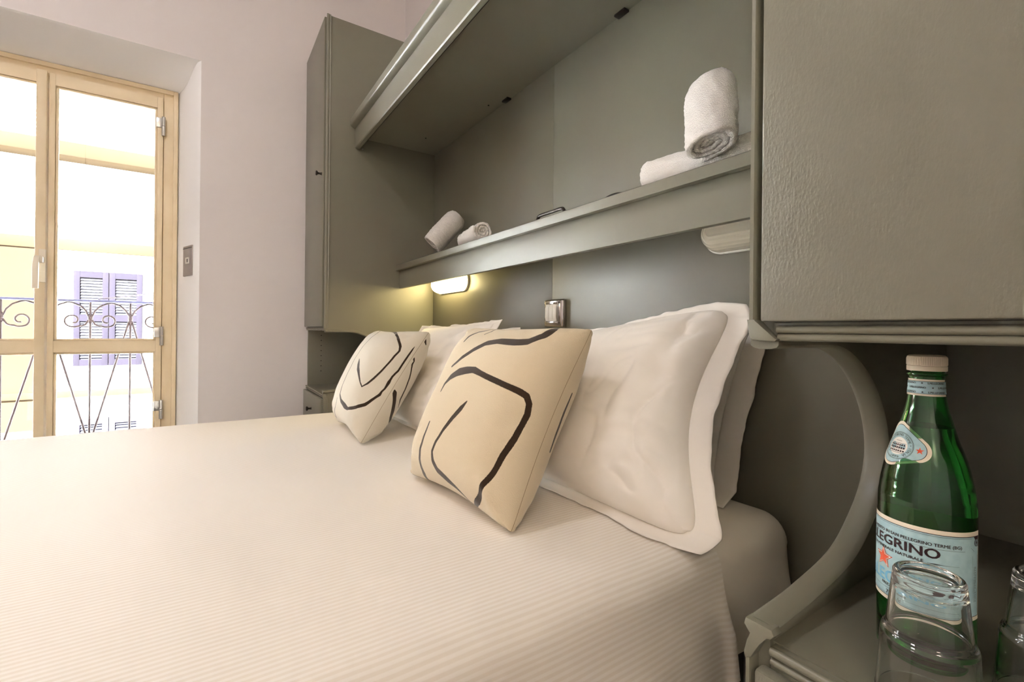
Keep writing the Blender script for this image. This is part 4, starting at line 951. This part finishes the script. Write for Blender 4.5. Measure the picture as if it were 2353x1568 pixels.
# shoulder label: rounded triangle
SC0 = (-.62, .8345)
def tri_outline(scale, n=72):
    """rounded three-lobed outline in local metres (x right, y up)"""
    V = [(-.0155, .0225), (.0225, -.0045), (-.0175, -.0195)]
    rad = .0120; out = []
    cx = sum(v[0] for v in V)/3; cy = sum(v[1] for v in V)/3
    C = [(cx+(v[0]-cx)*.54, cy+(v[1]-cy)*.54) for v in V]
    for k in range(n):
        a = 2*pi*k/n; dx, dy = cos(a), sin(a)
        best = max(C, key=lambda c: c[0]*dx+c[1]*dy)
        out.append((best[0]+rad*dx, best[1]+rad*dy))
    return [(cx+(x-cx)*scale, cy+(y-cy)*scale) for x, y in out]
def tri_patch(scale, h):
    mb = MB(); o_ = tri_outline(scale); cx = sum(p[0] for p in o_)/len(o_); cy = sum(p[1] for p in o_)/len(o_)
    rings = []
    for k in range(25):
        f = k/24
        rings.append([mb.bm.verts.new(onb(SC0[0]+(cx+(x-cx)*f)/.029, SC0[1]+cy+(y-cy)*f, h)) for x, y in o_] if k else [mb.bm.verts.new(onb(SC0[0]+cx/.029, SC0[1]+cy, h))])
    n = len(o_)
    for k in range(24):
        for i in range(n):
            j = (i+1) % n
            if k == 0: mb.bm.faces.new((rings[0][0], rings[1][i], rings[1][j]))
            else: mb.bm.faces.new((rings[k][i], rings[k+1][i], rings[k+1][j], rings[k][j]))
    return mb
L3 = tri_patch(1.0, .0006).build('shoulder_label', lcream, bt)
sub(tri_patch(.87, .0009), 'shoulder_line', linkm, L3); sub(tri_patch(.85, .0011), 'shoulder_field', lblue, L3)
ec = (-.82, .8335); rr_ = .0275
mb = MB(); disc(mb, ec[0], ec[1], .0140, .00145, r=rr_, inner=.0137, n=60); disc(mb, ec[0], ec[1], .0133, .00145, r=rr_, inner=.0131, n=60)
def arc_text(s_, a0, a1, R, hc):
    for k, ch in enumerate(s_):
        if ch == ' ': continue
        a = a0+(a1-a0)*(k+.5)/len(s_); V, F = text_tris(ch)
        xs = [v[0] for v in V]; xm = (min(xs)+max(xs))/2
        def fn(x, y):
            X = (x-xm)*hc/.73; Y_ = R+y*hc/.73
            return onb(ec[0]+(X*cos(a)+Y_*sin(a))/rr_, ec[1]+(-X*sin(a)+Y_*cos(a)), .0016)
        put(mb, V, F, fn)
arc_text('SAN PELLEGRINO TERME', radians(-120), radians(72), .0102, .0023)
arc_text('ITALIA', radians(92), radians(145), .0102, .0023)
arc_text('\u2022', radians(78), radians(84), .0105, .0023)
V, F = subdiv_text('1899', .0075, .0020); put(mb, V, F, lambda x, y: onb(ec[0]+(x-.0038)/rr_, ec[1]+y-.0122, .0016))
# little grand hotel engraving
for q in range(7):
    for z in (.0, -.003, -.006):
        a = ec[0]+(-.0070+q*.0021)/rr_; mb.quadpts([onb(a, ec[1]+z, .0016), onb(a+.00145/rr_, ec[1]+z, .0016), onb(a+.00145/rr_, ec[1]+z+.0015, .0016), onb(a, ec[1]+z+.0015, .0016)])
for z, w_ in ((.0024, .0076), (-.0014, .0076), (-.0072, .0080), (.0050, .003)): hline(mb, ec[0]-w_/rr_, ec[0]+w_/rr_, ec[1]+z, .0003, .0016, 8)
sub(mb, 'lettering', linkm, L3)
mb = MB(); disc(mb, ec[0], ec[1]-.0005, .0090, .00135, r=rr_, n=40); sub(mb, 'emblem', lwhite, L3)
mb = MB(); star(mb, -.15, .8318, .0036, .00145, r=.031, ri=.38); sub(mb, 'star_red', lred, L3)

# ------------------------------------------------------------------ tumblers, upside down
gclear = mat('clear glass', (0.97, 0.985, 0.97, 1), rough=0.0, trans=1, ior=1.5, raw=True)
HS = 1.055
tp = [(.0375, 0), (.0382, .0012), (.0378, .004), (.0352, .045), (.0347, .052), (.0335, .0565), (.0318, .0585), (.0308, .061), (.0302, .066), (.0262, .103), (.0258, .1065), (.0245, .1090), (.0225, .1093), (.0205, .1080), (.019, .1062), (.010, .1045), (0, .1042)]
tin = [(0, .0955), (.012, .0955), (.021, .0945), (.0240, .0915), (.0280, .064), (.0288, .0585), (.0302, .0555), (.0322, .0525), (.0330, .047), (.0357, .004), (.0362, .0008)]
def tumbler(x, y, label):
    t = thing('drinking_glass', (x, y, .617), label, 'glass', 'upturned glasses by the bottle')
    a = smooth_prof(tp, 4); b = smooth_prof(tin, 4); a[-1] = (0, tp[-1][1]); b[0] = (0, tin[0][1]); a = [(r, z*HS) for r, z in a]; b = [(r, z*HS) for r, z in b]
    MB().lathe(a+b+[a[0]], (x, y, .6175), 96).build('glass_body', gclear, t, angle=50, weld=True)
tumbler(.553, .146, 'upturned clear glass tumbler in front of the green bottle')
tumbler(.640, .082, 'upturned clear glass tumbler at the right edge, beside the bottle')

# ------------------------------------------------------------------ unseen fill lamps added to brighten the room
t = thing('added_ceiling_fill', (-1.1, 1.2, CZ), 'added round ceiling fill light, out of view', 'lamp')
MB().lathe([(0, 0), (.26, 0), (.26, -.03), (.24, -.035), (0, -.035)], (-1.1, 1.2, CZ), 48).build('lamp_base', whitep, t)
MB().lathe([(.235, -.035), (.225, -.06), (.16, -.085), (0, -.095)], (-1.1, 1.2, CZ), 48).build('fill_shade',
   mat('added fill shade glow', (255, 240, 215), rough=.5, emit=(250, 250, 255), es=34), t)

t = thing('added_globe_fill', (-1.3, -1.45, CZ), 'added globe fill light hung unseen behind the camera', 'lamp')  # unseen globe, added for warm fill on the bed side
MB().lathe([(0, 0), (.05, 0), (.045, -.03), (0, -.03)], (-1.3, -1.45, CZ), 24).build('ceiling_rose', steel, t)
MB().tube([(-1.3, -1.45, CZ-.02), (-1.3, -1.45, 2.52)], .004, 8).build('cord', darkm, t)
MB().lathe([(0, -.2)]+[(.2*sin(pi*k/16), -.2*cos(pi*k/16)) for k in range(1, 16)]+[(0, .2)], (-1.3, -1.45, 2.34), 40).build('fill_shade',
   mat('added fill globe glow', (255, 240, 215), rough=.5, emit=(255, 240, 214), es=24), t)
